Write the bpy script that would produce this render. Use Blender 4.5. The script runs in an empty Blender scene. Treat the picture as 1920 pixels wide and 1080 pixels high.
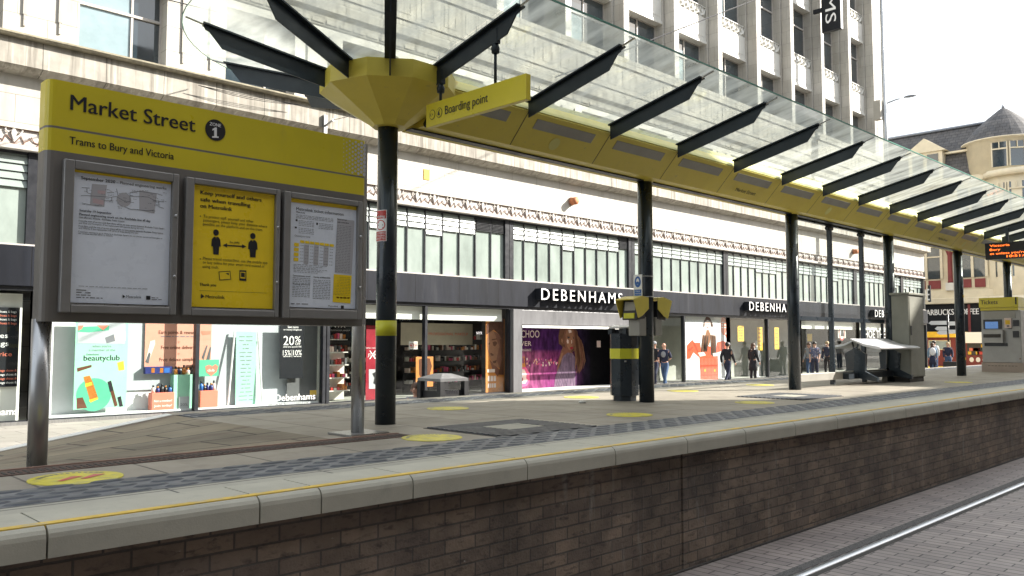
import bpy, bmesh, math, random
from mathutils import Vector, Matrix
random.seed(7)
C = bpy.context.scene.collection
PI = math.pi
# ------------------------------------------------------------------ camera model (also used to survey points on known planes)
FPX, YAW, PITCH, CZ = 1570.0, math.radians(45.5), math.atan(101 / 1570.0), 0.7
_fh = Vector((math.cos(YAW), math.sin(YAW), 0)); _R = Vector((math.sin(YAW), -math.cos(YAW), 0)); _U = Vector((0, 0, 1))
_F = math.cos(PITCH) * _fh + math.sin(PITCH) * _U; _V = math.cos(PITCH) * _U - math.sin(PITCH) * _fh
CAM = Vector((0, 0, CZ))
def at(px, py, X=None, Y=None, Z=None):
    d = _F + (px - 960) / FPX * _R - (py - 540) / FPX * _V
    i, v = (0, X) if X is not None else (1, Y) if Y is not None else (2, Z)
    return CAM + d * ((v - CAM[i]) / d[i])
# ------------------------------------------------------------------ materials
def mat(name, col, rough=.6, metal=0., var=.15, vs=3., stretch=(1, 1, 1), bump=0., bs=40., spec=.5, brick=None, emit=None,
        dirt=None, coat=0., bumpstretch=None):
    m = bpy.data.materials.new(name); m.use_nodes = True
    nt = m.node_tree; N = nt.nodes; L = nt.links
    b = N['Principled BSDF']; b.inputs['Roughness'].default_value = rough; b.inputs['Metallic'].default_value = metal
    b.inputs['Specular IOR Level'].default_value = spec; b.inputs['Coat Weight'].default_value = coat
    pos = N.new('ShaderNodeNewGeometry').outputs['Position']
    def noise(scale, st, detail=5):
        v = N.new('ShaderNodeVectorMath'); v.operation = 'MULTIPLY'; L.new(pos, v.inputs[0]); v.inputs[1].default_value = st
        n = N.new('ShaderNodeTexNoise'); n.inputs['Scale'].default_value = scale; n.inputs['Detail'].default_value = detail
        n.inputs['Roughness'].default_value = .62
        L.new(v.outputs[0], n.inputs['Vector']); return n.outputs['Fac']
    def mapr(x, a, c, lo, hi):
        r = N.new('ShaderNodeMapRange'); L.new(x, r.inputs[0])
        for i, q in enumerate((a, c, lo, hi)): r.inputs[i + 1].default_value = q
        return r.outputs[0]
    def mix(fac, a, c, mode='MIX'):
        x = N.new('ShaderNodeMix'); x.data_type = 'RGBA'; x.blend_type = mode
        if isinstance(fac, (int, float)): x.inputs[0].default_value = fac
        else: L.new(fac, x.inputs[0])
        for s, q in ((6, a), (7, c)):
            if isinstance(q, tuple): x.inputs[s].default_value = (*q[:3], 1)
            else: L.new(q, x.inputs[s])
        return x.outputs[2]
    height = None; base = tuple(col)
    if brick:
        ax, bw, bh, mort, mcol, col2 = brick[:6]
        sep = N.new('ShaderNodeSeparateXYZ'); L.new(pos, sep.inputs[0]); cmb = N.new('ShaderNodeCombineXYZ')
        for i, a in enumerate(ax): L.new(sep.outputs['xyz'.index(a)], cmb.inputs[i])
        t = N.new('ShaderNodeTexBrick'); L.new(cmb.outputs[0], t.inputs['Vector'])
        t.inputs['Scale'].default_value = 1; t.inputs['Brick Width'].default_value = bw; t.inputs['Row Height'].default_value = bh
        t.inputs['Mortar Size'].default_value = mort; t.inputs['Mortar Smooth'].default_value = .3; t.inputs['Bias'].default_value = 0.
        t.offset = brick[6] if len(brick) > 6 else .5
        t.inputs['Color1'].default_value = (*col, 1); t.inputs['Color2'].default_value = (*col2, 1); t.inputs['Mortar'].default_value = (*mcol, 1)
        base = t.outputs['Color']; height = t.outputs['Fac']
    c = base
    if var:
        f = mapr(noise(vs, stretch), .3, .7, 1 - var, 1 + var)
        g = N.new('ShaderNodeCombineColor'); [L.new(f, g.inputs[i]) for i in range(3)]
        c = mix(1., c, g.outputs[0], 'MULTIPLY')
    for d in (dirt or []):                      # (colour, scale, stretch, low, high, amount)
        c = mix(mapr(noise(d[1], d[2]), d[3], d[4], 0, d[5]), c, tuple(d[0]))
    if isinstance(c, tuple): b.inputs['Base Color'].default_value = (*c, 1)
    else: L.new(c, b.inputs['Base Color'])
    rv = mapr(noise(vs * 2.3, stretch), .3, .7, max(0, rough - .07), min(1, rough + .09)); L.new(rv, b.inputs['Roughness'])
    if bump or height:
        bp = N.new('ShaderNodeBump'); bp.inputs['Strength'].default_value = max(bump, .4 if height else 0); bp.inputs['Distance'].default_value = .01
        h = noise(bs, bumpstretch or (1, 1, 1), 3)
        if height:
            mth = N.new('ShaderNodeMath'); mth.operation = 'MULTIPLY_ADD'; L.new(height, mth.inputs[0]); mth.inputs[1].default_value = -1.2
            sc = N.new('ShaderNodeMath'); sc.operation = 'MULTIPLY'; L.new(h, sc.inputs[0]); sc.inputs[1].default_value = bump
            L.new(sc.outputs[0], mth.inputs[2]); h = mth.outputs[0]
        L.new(h, bp.inputs['Height']); L.new(bp.outputs[0], b.inputs['Normal'])
    if emit:
        b.inputs['Emission Color'].default_value = (*emit[0], 1); b.inputs['Emission Strength'].default_value = emit[1]
    return m
def glass(name, tint=(.9, .94, .92), veil=0., veilcol=(.5, .55, .5), ior=1.45, streak=(1, 1, 1), vs=3., gl=1.):
    m = bpy.data.materials.new(name); m.use_nodes = True; nt = m.node_tree; N = nt.nodes; L = nt.links
    N.remove(N['Principled BSDF']); out = N['Material Output']
    t = N.new('ShaderNodeBsdfTransparent'); t.inputs[0].default_value = (*tint, 1)
    g = N.new('ShaderNodeBsdfGlossy'); g.inputs['Roughness'].default_value = .02
    g.inputs[0].default_value = (gl, gl, gl, 1)
    fr = N.new('ShaderNodeFresnel'); geo = N.new('ShaderNodeNewGeometry'); ir = N.new('ShaderNodeMapRange')   # the same reflectance from both sides of the sheet
    L.new(geo.outputs['Backfacing'], ir.inputs[0]); ir.inputs[3].default_value = ior; ir.inputs[4].default_value = 1 / ior; L.new(ir.outputs[0], fr.inputs[0])
    mx = N.new('ShaderNodeMixShader'); L.new(fr.outputs[0], mx.inputs[0]); L.new(t.outputs[0], mx.inputs[1]); L.new(g.outputs[0], mx.inputs[2])
    last = mx.outputs[0]
    if veil:
        pos = N.new('ShaderNodeNewGeometry').outputs['Position']
        v = N.new('ShaderNodeVectorMath'); v.operation = 'MULTIPLY'; L.new(pos, v.inputs[0]); v.inputs[1].default_value = streak
        n = N.new('ShaderNodeTexNoise'); n.inputs['Scale'].default_value = vs; n.inputs['Detail'].default_value = 6; L.new(v.outputs[0], n.inputs[0])
        r = N.new('ShaderNodeMapRange'); L.new(n.outputs[0], r.inputs[0])
        for i, q in enumerate((.3, .75, veil * .45, veil * 1.6)): r.inputs[i + 1].default_value = q
        d = N.new('ShaderNodeBsdfDiffuse'); d.inputs[0].default_value = (*veilcol, 1)
        tr = N.new('ShaderNodeBsdfTranslucent'); tr.inputs[0].default_value = (*veilcol, 1)
        a = N.new('ShaderNodeMixShader'); a.inputs[0].default_value = .5; L.new(d.outputs[0], a.inputs[1]); L.new(tr.outputs[0], a.inputs[2])
        w = N.new('ShaderNodeMixShader'); L.new(r.outputs[0], w.inputs[0]); L.new(last, w.inputs[1]); L.new(a.outputs[0], w.inputs[2]); last = w.outputs[0]
    L.new(last, out.inputs['Surface']); return m
V3 = (1, 1, .12)
M = {}
M['facade'] = mat('white_faience', (.5, .48, .43), .45, var=.08, vs=2, brick=('xz', 1.15, .58, .008, (.24, .22, .19), (.45, .43, .385)), bump=.15, bs=8,
                  dirt=[((.27, .24, .19), 1.6, (1.4, 1, .16), .52, .76, .6)])
M['ledge'] = mat('weathered_ledge', (.37, .35, .305), .75, var=.22, vs=2, brick=('xz', 1.25, 4., .012, (.13, .12, .1), (.31, .29, .25), 0.), bump=.3, bs=10,
                 dirt=[((.13, .115, .095), 3.2, (2.2, 1, .12), .47, .7, .8), ((.55, .52, .46), 4., (2.6, 1, .1), .54, .64, .5)])
M['drip'] = mat('lichen_drip_edge', (.2, .18, .13), .9, var=.35, vs=5, bump=.6, bs=25)
M['pier'] = mat('grey_tile_pier', (.42, .405, .37), .5, var=.1, vs=1.5, brick=('yz', .5, .62, .006, (.2, .19, .17), (.37, .355, .32)), bump=.15, bs=8,
                dirt=[((.26, .22, .18), 1.2, (1, 1, .15), .5, .8, .45)])
M['spandrel'] = mat('white_spandrel', (.64, .625, .58), .5, var=.07, vs=2, bump=.1, bs=10, dirt=[((.32, .28, .21), 2.5, (1, 1, .2), .56, .8, .4)])
M['fascia'] = mat('dark_metal_fascia', (.012, .014, .02), .5, .0, var=.35, vs=1.2, stretch=(2, 1, .25), spec=.16, brick=('xz', 1.66, 9., .01, (.005, .005, .006), (.016, .018, .025), 0.), dirt=[((.045, .047, .054), 2., (2.5, 1, .2), .6, .75, .5)])
M['frame_dark'] = mat('dark_frame', (.018, .02, .026), .4, .2, var=.2)
M['green_glass'] = mat('pale_green_glass', (.285, .335, .31), .12, var=.26, vs=1.1, stretch=(1, 1, .5), spec=.5)
M['louvre_glass'] = mat('louvre_glass', (.285, .335, .315), .25, var=.1, vs=2, spec=.3)
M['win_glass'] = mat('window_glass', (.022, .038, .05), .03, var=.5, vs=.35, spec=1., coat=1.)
M['painted_reflection'] = mat('pale_sky_reflection', (.24, .32, .35), .15, var=.2, vs=1., spec=.8)  # pale blue colour standing in for sky mirrored in glass
M['shop_glass'] = glass('shop_glass', (.95, .98, .96), ior=1.42)
M['canopy_glass'] = glass('canopy_glass', (.76, .82, .78), veil=.5, veilcol=(.8, .84, .78), streak=(3, .8, 1), vs=2.2, ior=1.35)
M['glass_edge'] = mat('green_glass_edge', (.12, .3, .24), .15)
M['screen_glass'] = glass('screen_glass', (.94, .97, .96), ior=1.25)
M['yellow'] = mat('yellow_paint', (.56, .47, .035), .38, var=.05, vs=4, coat=.2)
M['beam_yellow'] = mat('beam_yellow', (.68, .555, .085), .42, var=.06, vs=3, dirt=[((.36, .31, .1), 3., (1, 1, 1), .52, .8, .4), ((.3, .26, .14), 16., (1, 1, 1), .64, .76, .5)])
M['lip_yellow'] = mat('pale_yellow_lip', (.66, .62, .2), .5, var=.08)
M['signyellow'] = mat('sign_yellow', (.62, .515, .024), .33, var=.05, vs=3, dirt=[((.45, .38, .06), 5, (1, 1, .4), .58, .75, .4)])
M['paper_yellow'] = mat('poster_yellow', (.86, .62, .02), .3, var=.06, vs=5)
M['band_yellow'] = mat('band_yellow', (.62, .6, .03), .4, var=.06)
M['navy'] = mat('navy_steel', (.012, .021, .031), .3, .2, var=.25, vs=3, coat=.3, bump=.03, bs=60)
M['rib'] = mat('navy_rib', (.015, .023, .032), .42, .2, var=.2, vs=4)
M['grey_panel'] = mat('sign_grey', (.17, .158, .145), .42, .2, var=.06, vs=4)
M['grey_frame'] = mat('frame_grey', (.25, .245, .24), .35, .4, var=.08, vs=5)
M['steel'] = mat('brushed_steel', (.42, .42, .42), .32, .9, var=.15, vs=6, stretch=(4, 4, .3), bump=.05, bs=80)
M['tube_grey'] = mat('grey_tube', (.4, .41, .42), .3, .8, var=.12, vs=6, stretch=(1, 1, .4))
M['paper'] = mat('poster_paper', (.72, .77, .86), .3, var=.04, vs=6)
M['ink'] = mat('black_ink', (.012, .012, .016), .4, var=0)
M['ink2'] = mat('grey_ink', (.16, .17, .19), .5, var=0)
M['mapgrey'] = mat('map_grey', (.42, .42, .45), .5, var=.05)
M['mappink'] = mat('map_pink', (.5, .38, .4), .5, var=.05)
M['white'] = mat('white_print', (.8, .8, .8), .4, var=.02)
M['dot'] = mat('dot_grey', (.55, .55, .58), .4, var=.02)
M['red'] = mat('red_print', (.5, .035, .03), .4, var=.05)
M['blue'] = mat('blue_print', (.02, .12, .42), .4, var=.05)
M['coping'] = mat('coping_stone', (.42, .405, .335), .7, var=.1, vs=2.5, bump=.15, bs=120, dirt=[((.24, .24, .21), 7., (1, 1, 1), .56, .75, .35), ((.2, .19, .16), 2.2, (1, 1, .3), .6, .8, .3)])
M['joint'] = mat('dark_joint', (.06, .055, .05), .9, var=.3)
M['brickwall'] = mat('platform_brick', (.235, .178, .132), .85, var=.32, vs=2.4, brick=('xz', .225, .079, .006, (.095, .083, .072), (.145, .112, .09)), bump=.8, bs=60,
                     dirt=[((.04, .037, .036), 1.6, (1, 1, 1), .48, .72, .7), ((.29, .275, .25), 3.4, (2.4, 1, .35), .6, .74, .55), ((.05, .044, .04), 11, (1, 1, 2.5), .54, .68, .7), ((.5, .5, .48), 24, (1, 1, 1.6), .68, .75, .75)])
M['paving'] = mat('platform_paving', (.31, .28, .23), .62, var=.16, vs=1.3, brick=('yx', 1.25, .62, .009, (.1, .09, .08), (.265, .24, .2)), bump=.2, bs=90,
                  dirt=[((.13, .118, .1), 3.5, (1, 1, 1), .52, .75, .55), ((.42, .4, .34), 9, (1, 1, 1), .64, .72, .25), ((.08, .075, .07), 34, (1, 1, 1), .69, .73, .6)])
M['flag'] = mat('pale_flags', (.385, .37, .31), .66, var=.12, vs=1.6, brick=('xy', .83, 2., .008, (.1, .1, .09), (.345, .33, .28), 0.), bump=.15, bs=100,
                dirt=[((.2, .195, .17), 5, (1, 1, 1), .54, .75, .5), ((.1, .095, .085), 40, (1, 1, 1), .69, .73, .6)])
M['rampstone'] = mat('ramp_stone', (.26, .22, .155), .8, var=.25, vs=1.4, brick=('xy', .9, .5, .012, (.045, .04, .035), (.2, .175, .135)), bump=.3, bs=50,
                     dirt=[((.12, .07, .05), 1.4, (1, 2, 1), .52, .7, .6)])
M['tactile'] = mat('tactile_blue', (.125, .132, .143), .6, var=.3, vs=3, bump=.3, bs=70, dirt=[((.3, .3, .28), 4, (1, 1, 1), .5, .72, .7)])
M['tactiledot'] = mat('tactile_blister', (.06, .067, .08), .5, var=.3, vs=3, dirt=[((.17, .18, .18), 5, (1, 1, 1), .52, .72, .6)])
M['lineyellow'] = mat('yellow_line', (.62, .42, .07), .6, var=.2, vs=6, dirt=[((.37, .35, .27), 9, (1, 1, 1), .52, .66, .75)])
M['whiteline'] = mat('white_edge', (.78, .78, .75), .6, var=.08, vs=6)
M['sticker'] = mat('sticker_yellow', (.6, .53, .05), .5, var=.14, vs=9, dirt=[((.3, .28, .17), 13, (1, 1, 1), .5, .7, .75)])
M['drain'] = mat('rusty_drain', (.085, .05, .04), .8, var=.3, vs=20)
M['setts'] = mat('track_setts', (.36, .31, .285), .6, var=.16, vs=1.2, brick=('yx', .3, .1, .006, (.04, .036, .035), (.265, .23, .215)), bump=.4, bs=70,
                 dirt=[((.17, .155, .15), 2, (1, 1, 1), .48, .75, .5), ((.12, .11, .11), 22, (1, 1, 1), .62, .74, .35), ((.07, .065, .065), 4.5, (.25, 2.5, 1), .62, .76, .5)])
M['gravel'] = mat('grainy_sealant', (.13, .125, .12), .9, var=.75, vs=110, bump=.9, bs=150)
M['rail'] = mat('rail_steel', (.66, .67, .69), .36, 1., var=.06, vs=6, stretch=(.3, 6, 1))
M['street'] = mat('street_asphalt', (.16, .155, .15), .85, var=.15, vs=1, bump=.3, bs=80)
M['pavement'] = mat('pavement_flags', (.3, .285, .255), .75, var=.12, vs=1, brick=('xy', .9, .6, .01, (.14, .13, .12), (.26, .25, .22)), bump=.2, bs=60)
M['darkmetal'] = mat('dark_bin_metal', (.022, .022, .024), .5, .3, var=.2)
M['lidgrey'] = mat('bin_lid_grey', (.16, .16, .165), .4, .4, var=.15)
M['hairlight'] = mat('hair_print_light', (.2, .1, .055), .5, var=.3, vs=8, spec=.12)
M['skindark'] = mat('skin_print_shadow', (.2, .085, .055), .5, var=.12, vs=6, spec=.12)
M['gowndark'] = mat('gown_fold', (.07, .045, .085), .5, var=.3, vs=6, spec=.12)
M['knitdark'] = mat('dark_red_knit', (.5, .06, .03), .7, var=.2, vs=12, spec=.12)
M['cabinet'] = mat('cabinet_grey', (.235, .235, .2), .5, .2, var=.1, vs=3, bump=.05, bs=30, dirt=[((.14, .13, .11), 3, (1, 1, .3), .56, .75, .35)])
M['tvm'] = mat('machine_grey', (.34, .33, .31), .4, .3, var=.08, vs=4)
M['tvmbase'] = mat('machine_plinth', (.36, .29, .24), .6, var=.1)
M['black'] = mat('black_plastic', (.012, .012, .014), .35, var=.1)
M['led'] = mat('orange_led', (.2, .03, .0), .5, var=0, emit=((1., .16, .02), 1.3))
M['screen'] = mat('machine_screen', (.03, .06, .12), .2, var=.1, emit=((.04, .09, .2), .6))
M['backdrop'] = mat('display_white', (.72, .74, .76), .6, var=.04)
M['backgrey'] = mat('display_grey', (.42, .46, .49), .6, var=.06)
M['strip'] = mat('white_bulkhead', (.82, .82, .78), .5, var=.03)
M['mint'] = mat('mint_print', (.3, .62, .46), .5, var=.05)
M['mint2'] = mat('green_print', (.08, .42, .26), .5, var=.05)
M['coral'] = mat('coral_print', (.72, .2, .13), .5, var=.05)
M['coralpale'] = mat('pale_coral', (.62, .3, .22), .5, var=.06)
M['darkposter'] = mat('charcoal_print', (.018, .02, .024), .4, var=.1, spec=.12)
M['darkgrey'] = mat('dark_grey_panel', (.09, .095, .1), .5, var=.1)
M['gold'] = mat('gold_bottle', (.55, .2, .04), .3, .3, var=.2)
M['brown'] = mat('brown_print', (.12, .05, .03), .5, var=.15, spec=.12)
M['skinprint'] = mat('skin_print', (.3, .145, .085), .5, var=.12, vs=6, spec=.12)
M['palepink'] = mat('pale_pink', (.75, .6, .55), .5, var=.05, spec=.12)
M['navyprint'] = mat('navy_print', (.02, .03, .16), .4, var=.1)
M['orange'] = mat('orange_print', (.55, .2, .04), .5, var=.2, vs=4)
M['purple'] = mat('purple_print', (.05, .012, .075), .4, var=.5, vs=1.6, dirt=[((.17, .025, .11), 1.4, (1, 1, 1.5), .5, .68, .8)], spec=.12)
M['magenta'] = mat('magenta_print', (.17, .03, .115), .4, var=.5, vs=2.5, dirt=[((.5, .2, .33), 9, (1, 1, 1), .6, .72, .8)], spec=.12)
M['aubergine'] = mat('aubergine_print', (.004, .004, .005), .6, var=.2, spec=.08)
def adprint():
    m = mat('advert_print', (.05, .01, .06), .7, var=0, spec=.08); nt = m.node_tree; N = nt.nodes; L = nt.links; b = N['Principled BSDF']
    pos = N.new('ShaderNodeNewGeometry').outputs['Position']; sp = N.new('ShaderNodeSeparateXYZ'); L.new(pos, sp.inputs[0])
    def ramp(x, a, c, stops):
        r = N.new('ShaderNodeMapRange'); L.new(x, r.inputs[0]); r.inputs[1].default_value = a; r.inputs[2].default_value = c
        k = N.new('ShaderNodeValToRGB'); L.new(r.outputs[0], k.inputs[0]); e = k.color_ramp.elements
        while len(e) < len(stops): e.new(.5)
        for q, (p, col) in zip(e, stops): q.position = p; q.color = (*col, 1)
        return k.outputs[0]
    up = ramp(sp.outputs[0], 20.9, 26.0, [(0, (.06, .012, .075)), (.4, (.035, .01, .06)), (.62, (.012, .006, .022)), (.78, (.006, .005, .008)), (1, (.005, .005, .006))])
    lo = ramp(sp.outputs[0], 20.9, 26.0, [(0, (.3, .09, .17)), (.3, (.17, .03, .11)), (.55, (.05, .012, .05)), (.7, (.008, .005, .012)), (1, (.005, .005, .006))])
    f = ramp(sp.outputs[2], -.7, 1.2, [(0, (.75, .75, .75)), (.3, (1, 1, 1)), (.52, (.9, .9, .9)), (.6, (0, 0, 0)), (1, (0, 0, 0))])
    n = N.new('ShaderNodeTexNoise'); n.inputs['Scale'].default_value = 7; n.inputs['Detail'].default_value = 5; v = N.new('ShaderNodeVectorMath'); v.operation = 'MULTIPLY'; v.inputs[1].default_value = (1, 1, .45); L.new(pos, v.inputs[0]); L.new(v.outputs[0], n.inputs[0])
    g = N.new('ShaderNodeMapRange'); L.new(n.outputs[0], g.inputs[0]); [setattr(g.inputs[i + 1], 'default_value', q) for i, q in enumerate((.35, .7, .6, 1.9))]
    x = N.new('ShaderNodeMix'); x.data_type = 'RGBA'; L.new(f, x.inputs[0]); L.new(up, x.inputs[6]); L.new(lo, x.inputs[7])
    y = N.new('ShaderNodeVectorMath'); y.operation = 'SCALE'; L.new(x.outputs[2], y.inputs[0]); L.new(g.outputs[0], y.inputs['Scale']); L.new(y.outputs[0], b.inputs['Base Color']); return m
M['advert'] = adprint()
M['hairprint'] = mat('hair_print', (.1, .045, .03), .5, var=.3, vs=8, spec=.12)
M['gown'] = mat('silver_gown', (.16, .11, .16), .4, var=.5, vs=9, stretch=(1, 1, .3), spec=.12)
M['knit'] = mat('red_knit', (.72, .1, .045), .7, var=.18, vs=12, spec=.12)
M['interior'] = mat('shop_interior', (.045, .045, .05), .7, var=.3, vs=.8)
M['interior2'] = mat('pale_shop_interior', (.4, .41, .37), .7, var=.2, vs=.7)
M['shelf'] = mat('white_shelf', (.62, .6, .56), .5, var=.1)
M['shelfdark'] = mat('dark_shelf', (.025, .025, .03), .4, var=.2)
M['cream_panel'] = mat('cream_banner', (.5, .45, .36), .6, var=.08)
M['crimson'] = mat('crimson_panel', (.28, .02, .035), .5, var=.2, spec=.12)
M['pinkprint'] = mat('pink_print', (.7, .12, .25), .5, var=.1, spec=.12)
M['bannery'] = mat('banner_yellow', (.8, .5, .03), .5, var=.1)
M['shutter'] = mat('grey_shutter', (.15, .15, .158), .5, .2, var=.2, vs=1.5, stretch=(2, 1, .4), spec=.25, dirt=[((.07, .07, .075), 3, (1, 1, .3), .55, .75, .5)])
M['terracotta'] = mat('terracotta', (.48, .17, .07), .7, var=.15, vs=8)
M['rust'] = mat('rusty_iron', (.27, .17, .13), .8, var=.3, vs=8)
M['ironwhite'] = mat('painted_iron', (.48, .45, .42), .6, var=.12, vs=6)
M['cream'] = mat('cream_stucco', (.68, .61, .46), .7, var=.08, vs=1.5, dirt=[((.45, .39, .28), 1.5, (1, 1, .3), .56, .8, .35)])
M['oxblood'] = mat('oxblood_paint', (.2, .035, .035), .6, var=.12, vs=2)
M['slate'] = mat('roof_slate', (.066, .066, .072), .7, var=.3, vs=1.5, brick=('yz', .42, .26, .016, (.02, .02, .022), (.1, .095, .095)), bump=.3, bs=20)
M['lead'] = mat('lead_flashing', (.26, .28, .32), .5, .4, var=.12)
M['opp'] = mat('opposite_brick', (.3, .24, .19), .8, var=.12, brick=('xz', .9, .3, .02, (.2, .17, .14), (.26, .2, .16)))
M['white_bench'] = mat('pale_perch', (.72, .72, .76), .35, .2, var=.05)
M['device'] = mat('device_grey', (.3, .29, .26), .5, .2, var=.1)
M['tissue'] = mat('paper_litter', (.75, .75, .72), .8, var=.05)
M['skin'] = mat('skin', (.55, .31, .22), .5, var=.08, vs=12)
M['c_black'] = mat('black_cloth', (.014, .014, .018), .85, var=.2)
M['c_navy'] = mat('navy_cloth', (.018, .022, .05), .85, var=.2)
M['c_jeans'] = mat('denim', (.045, .085, .17), .85, var=.25, vs=10)
M['c_white'] = mat('white_cloth', (.66, .66, .66), .85, var=.08)
M['c_grey'] = mat('grey_cloth', (.25, .26, .28), .85, var=.12)
M['c_blue'] = mat('pale_denim', (.17, .26, .36), .85, var=.15)
M['c_floral'] = mat('floral_cloth', (.09, .1, .18), .85, var=.4, vs=14, dirt=[((.6, .55, .55), 16, (1, 1, 1), .55, .62, .9)])
M['h_dark'] = mat('dark_hair', (.02, .014, .01), .5, var=.3, vs=30)
M['h_brown'] = mat('brown_hair', (.075, .035, .018), .5, var=.3, vs=30)
M['h_fair'] = mat('fair_hair', (.42, .3, .16), .5, var=.25, vs=30)
# ------------------------------------------------------------------ mesh builder
DG = lambda: bpy.context.evaluated_depsgraph_get()
_tc = {}
def glyphs(s, bold=0., ext=0., sp=1.):
    if bold and not ext:                                # heavier type: the outline set twice, a hair apart
        vs, fs = glyphs(s, 0., 0., sp); n = len(vs)
        return [(v[0] - bold, v[1], 0.) for v in vs] + [(v[0] + bold, v[1], .004) for v in vs], fs + [tuple(i + n for i in f) for f in fs]
    k = (s, bold, ext, sp)
    if k in _tc: return _tc[k]
    cu = bpy.data.curves.new('t', 'FONT'); cu.body = s; cu.size = 1; cu.resolution_u = 3; cu.space_character = sp; cu.extrude = ext
    o = bpy.data.objects.new('t', cu); C.objects.link(o); d = DG()
    me = bpy.data.meshes.new_from_object(o.evaluated_get(d), depsgraph=d)
    vs = [tuple(v.co) for v in me.vertices]; fs = [tuple(p.vertices) for p in me.polygons]
    bpy.data.objects.remove(o); bpy.data.curves.remove(cu); bpy.data.meshes.remove(me)
    _tc[k] = (vs, fs); return _tc[k]
def bbox2(vs): return min(v[0] for v in vs), max(v[0] for v in vs), min(v[1] for v in vs), max(v[1] for v in vs)
CAPH = bbox2(glyphs('H')[0])[3]
class MB:
    def __init__(s, *mats): s.v = []; s.f = []; s.mi = []; s.mats = [M[m] if isinstance(m, str) else m for m in mats]; s.cur = 0; s.sm = []; s.smooth = False
    def use(s, m):
        m = M[m] if isinstance(m, str) else m
        if m not in s.mats: s.mats.append(m)
        s.cur = s.mats.index(m); return s
    def add(s, vs, fs):
        n = len(s.v); s.v += [tuple(v) for v in vs]
        for f in fs: s.f.append(tuple(i + n for i in f)); s.mi.append(s.cur); s.sm.append(s.smooth)
        return s
    def poly(s, pts): return s.add(pts, [tuple(range(len(pts)))])
    def hexa(s, p): return s.add(p, [(0, 3, 2, 1), (4, 5, 6, 7), (0, 1, 5, 4), (1, 2, 6, 5), (2, 3, 7, 6), (3, 0, 4, 7)])
    def box(s, x0, x1, y0, y1, z0, z1): return s.hexa([(x0, y0, z0), (x1, y0, z0), (x1, y1, z0), (x0, y1, z0), (x0, y0, z1), (x1, y0, z1), (x1, y1, z1), (x0, y1, z1)])
    def prism(s, pts, vec):
        n = len(pts); vec = Vector(vec); a = [Vector(p) for p in pts]; b = [p + vec for p in a]
        nrm = sum(((a[i] - a[0]).cross(a[(i + 1) % n] - a[0]) for i in range(n)), Vector())
        if nrm.dot(vec) > 0: a.reverse(); b.reverse()
        return s.add(a + b, [tuple(range(n)), tuple(range(2 * n - 1, n - 1, -1))] + [(i, n + i, n + (i + 1) % n, (i + 1) % n) for i in range(n)])
    def rings(s, rings, caps=True, closed=False):
        n = len(rings[0]); vs = [p for r in rings for p in r]; fs = []
        for k in range(len(rings) - 1):
            for i in range(n): fs.append((k * n + i, k * n + (i + 1) % n, (k + 1) * n + (i + 1) % n, (k + 1) * n + i))
        if caps: fs.append(tuple(range(n - 1, -1, -1))); fs.append(tuple(range((len(rings) - 1) * n, len(rings) * n)))
        return s.add(vs, fs)
    def tube(s, path, r, n=8, caps=True):
        P = [Vector(p) for p in path]; R = r if isinstance(r, (list, tuple)) else [r] * len(P); rg = []
        up = None
        for i, p in enumerate(P):
            t = (P[min(i + 1, len(P) - 1)] - P[max(i - 1, 0)]).normalized()
            if up is None: up = Vector((0, 0, 1)) if abs(t.z) < .9 else Vector((1, 0, 0))
            a = t.cross(up).normalized(); b = a.cross(t).normalized(); up = b
            rg.append([p + R[i] * (math.cos(2 * PI * k / n) * a + math.sin(2 * PI * k / n) * b) for k in range(n)])
        o = s.smooth; s.smooth = n > 6; s.rings(rg, caps); s.smooth = o; return s
    def lathe(s, c, prof, n=16, a0=0., smooth=True, sx=1., sy=1.):
        o = s.smooth; s.smooth = smooth
        s.rings([[(c[0] + sx * r * math.cos(a0 + 2 * PI * k / n), c[1] + sy * r * math.sin(a0 + 2 * PI * k / n), c[2] + z) for k in range(n)] for r, z in prof]); s.smooth = o; return s
    def ell(s, c, r, n=10, m=6, tilt=None):
        pr = [(math.cos(PI * (j / m - .5)), math.sin(PI * (j / m - .5))) for j in range(m + 1)]; pr[0] = (.05, -1); pr[-1] = (.05, 1)
        rg = []
        for q, z in pr:
            ring = [Vector((r[0] * q * math.cos(2 * PI * k / n), r[1] * q * math.sin(2 * PI * k / n), r[2] * z)) for k in range(n)]
            if tilt: ring = [tilt @ p for p in ring]
            rg.append([p + Vector(c) for p in ring])
        o = s.smooth; s.smooth = True; s.rings(rg); s.smooth = o; return s
    def disc(s, c, ux, uz, rx, rz, n=20): c = Vector(c); ux = Vector(ux); uz = Vector(uz); return s.poly([c + ux * rx * math.cos(2 * PI * k / n) + uz * rz * math.sin(2 * PI * k / n) for k in range(n)])
    def text(s, t, O, ux, uz, w, cap, bold=0., ext=0., sp=1.):
        vs, fs = glyphs(t, bold, ext if not ext else .05, sp); x0, x1, _, _ = bbox2(vs); O = Vector(O); ux = Vector(ux); uz = Vector(uz); n = ux.cross(uz)
        kx = w / (x1 - x0); kz = cap / CAPH; kn = ext / .05 if ext else .1
        return s.add([O + ux * ((v[0] - x0) * kx) + uz * (v[1] * kz) + n * (v[2] * kn) for v in vs], fs)
    def T(s, t, l, r, cap, Y, bold=0., ext=0.):          # text on a wall facing -Y between two surveyed baseline ends
        a = at(*l, Y=Y); b = at(*r, Y=Y); h = at(l[0], l[1] - cap, Y=Y).z - a.z
        return s.text(t, (a.x, Y, (a.z + b.z) / 2), (1, 0, 0), (0, 0, 1), b.x - a.x, h, bold, ext)
    def G(s, pts, Y): return s.poly([at(*p, Y=Y) for p in reversed(pts)])
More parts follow.
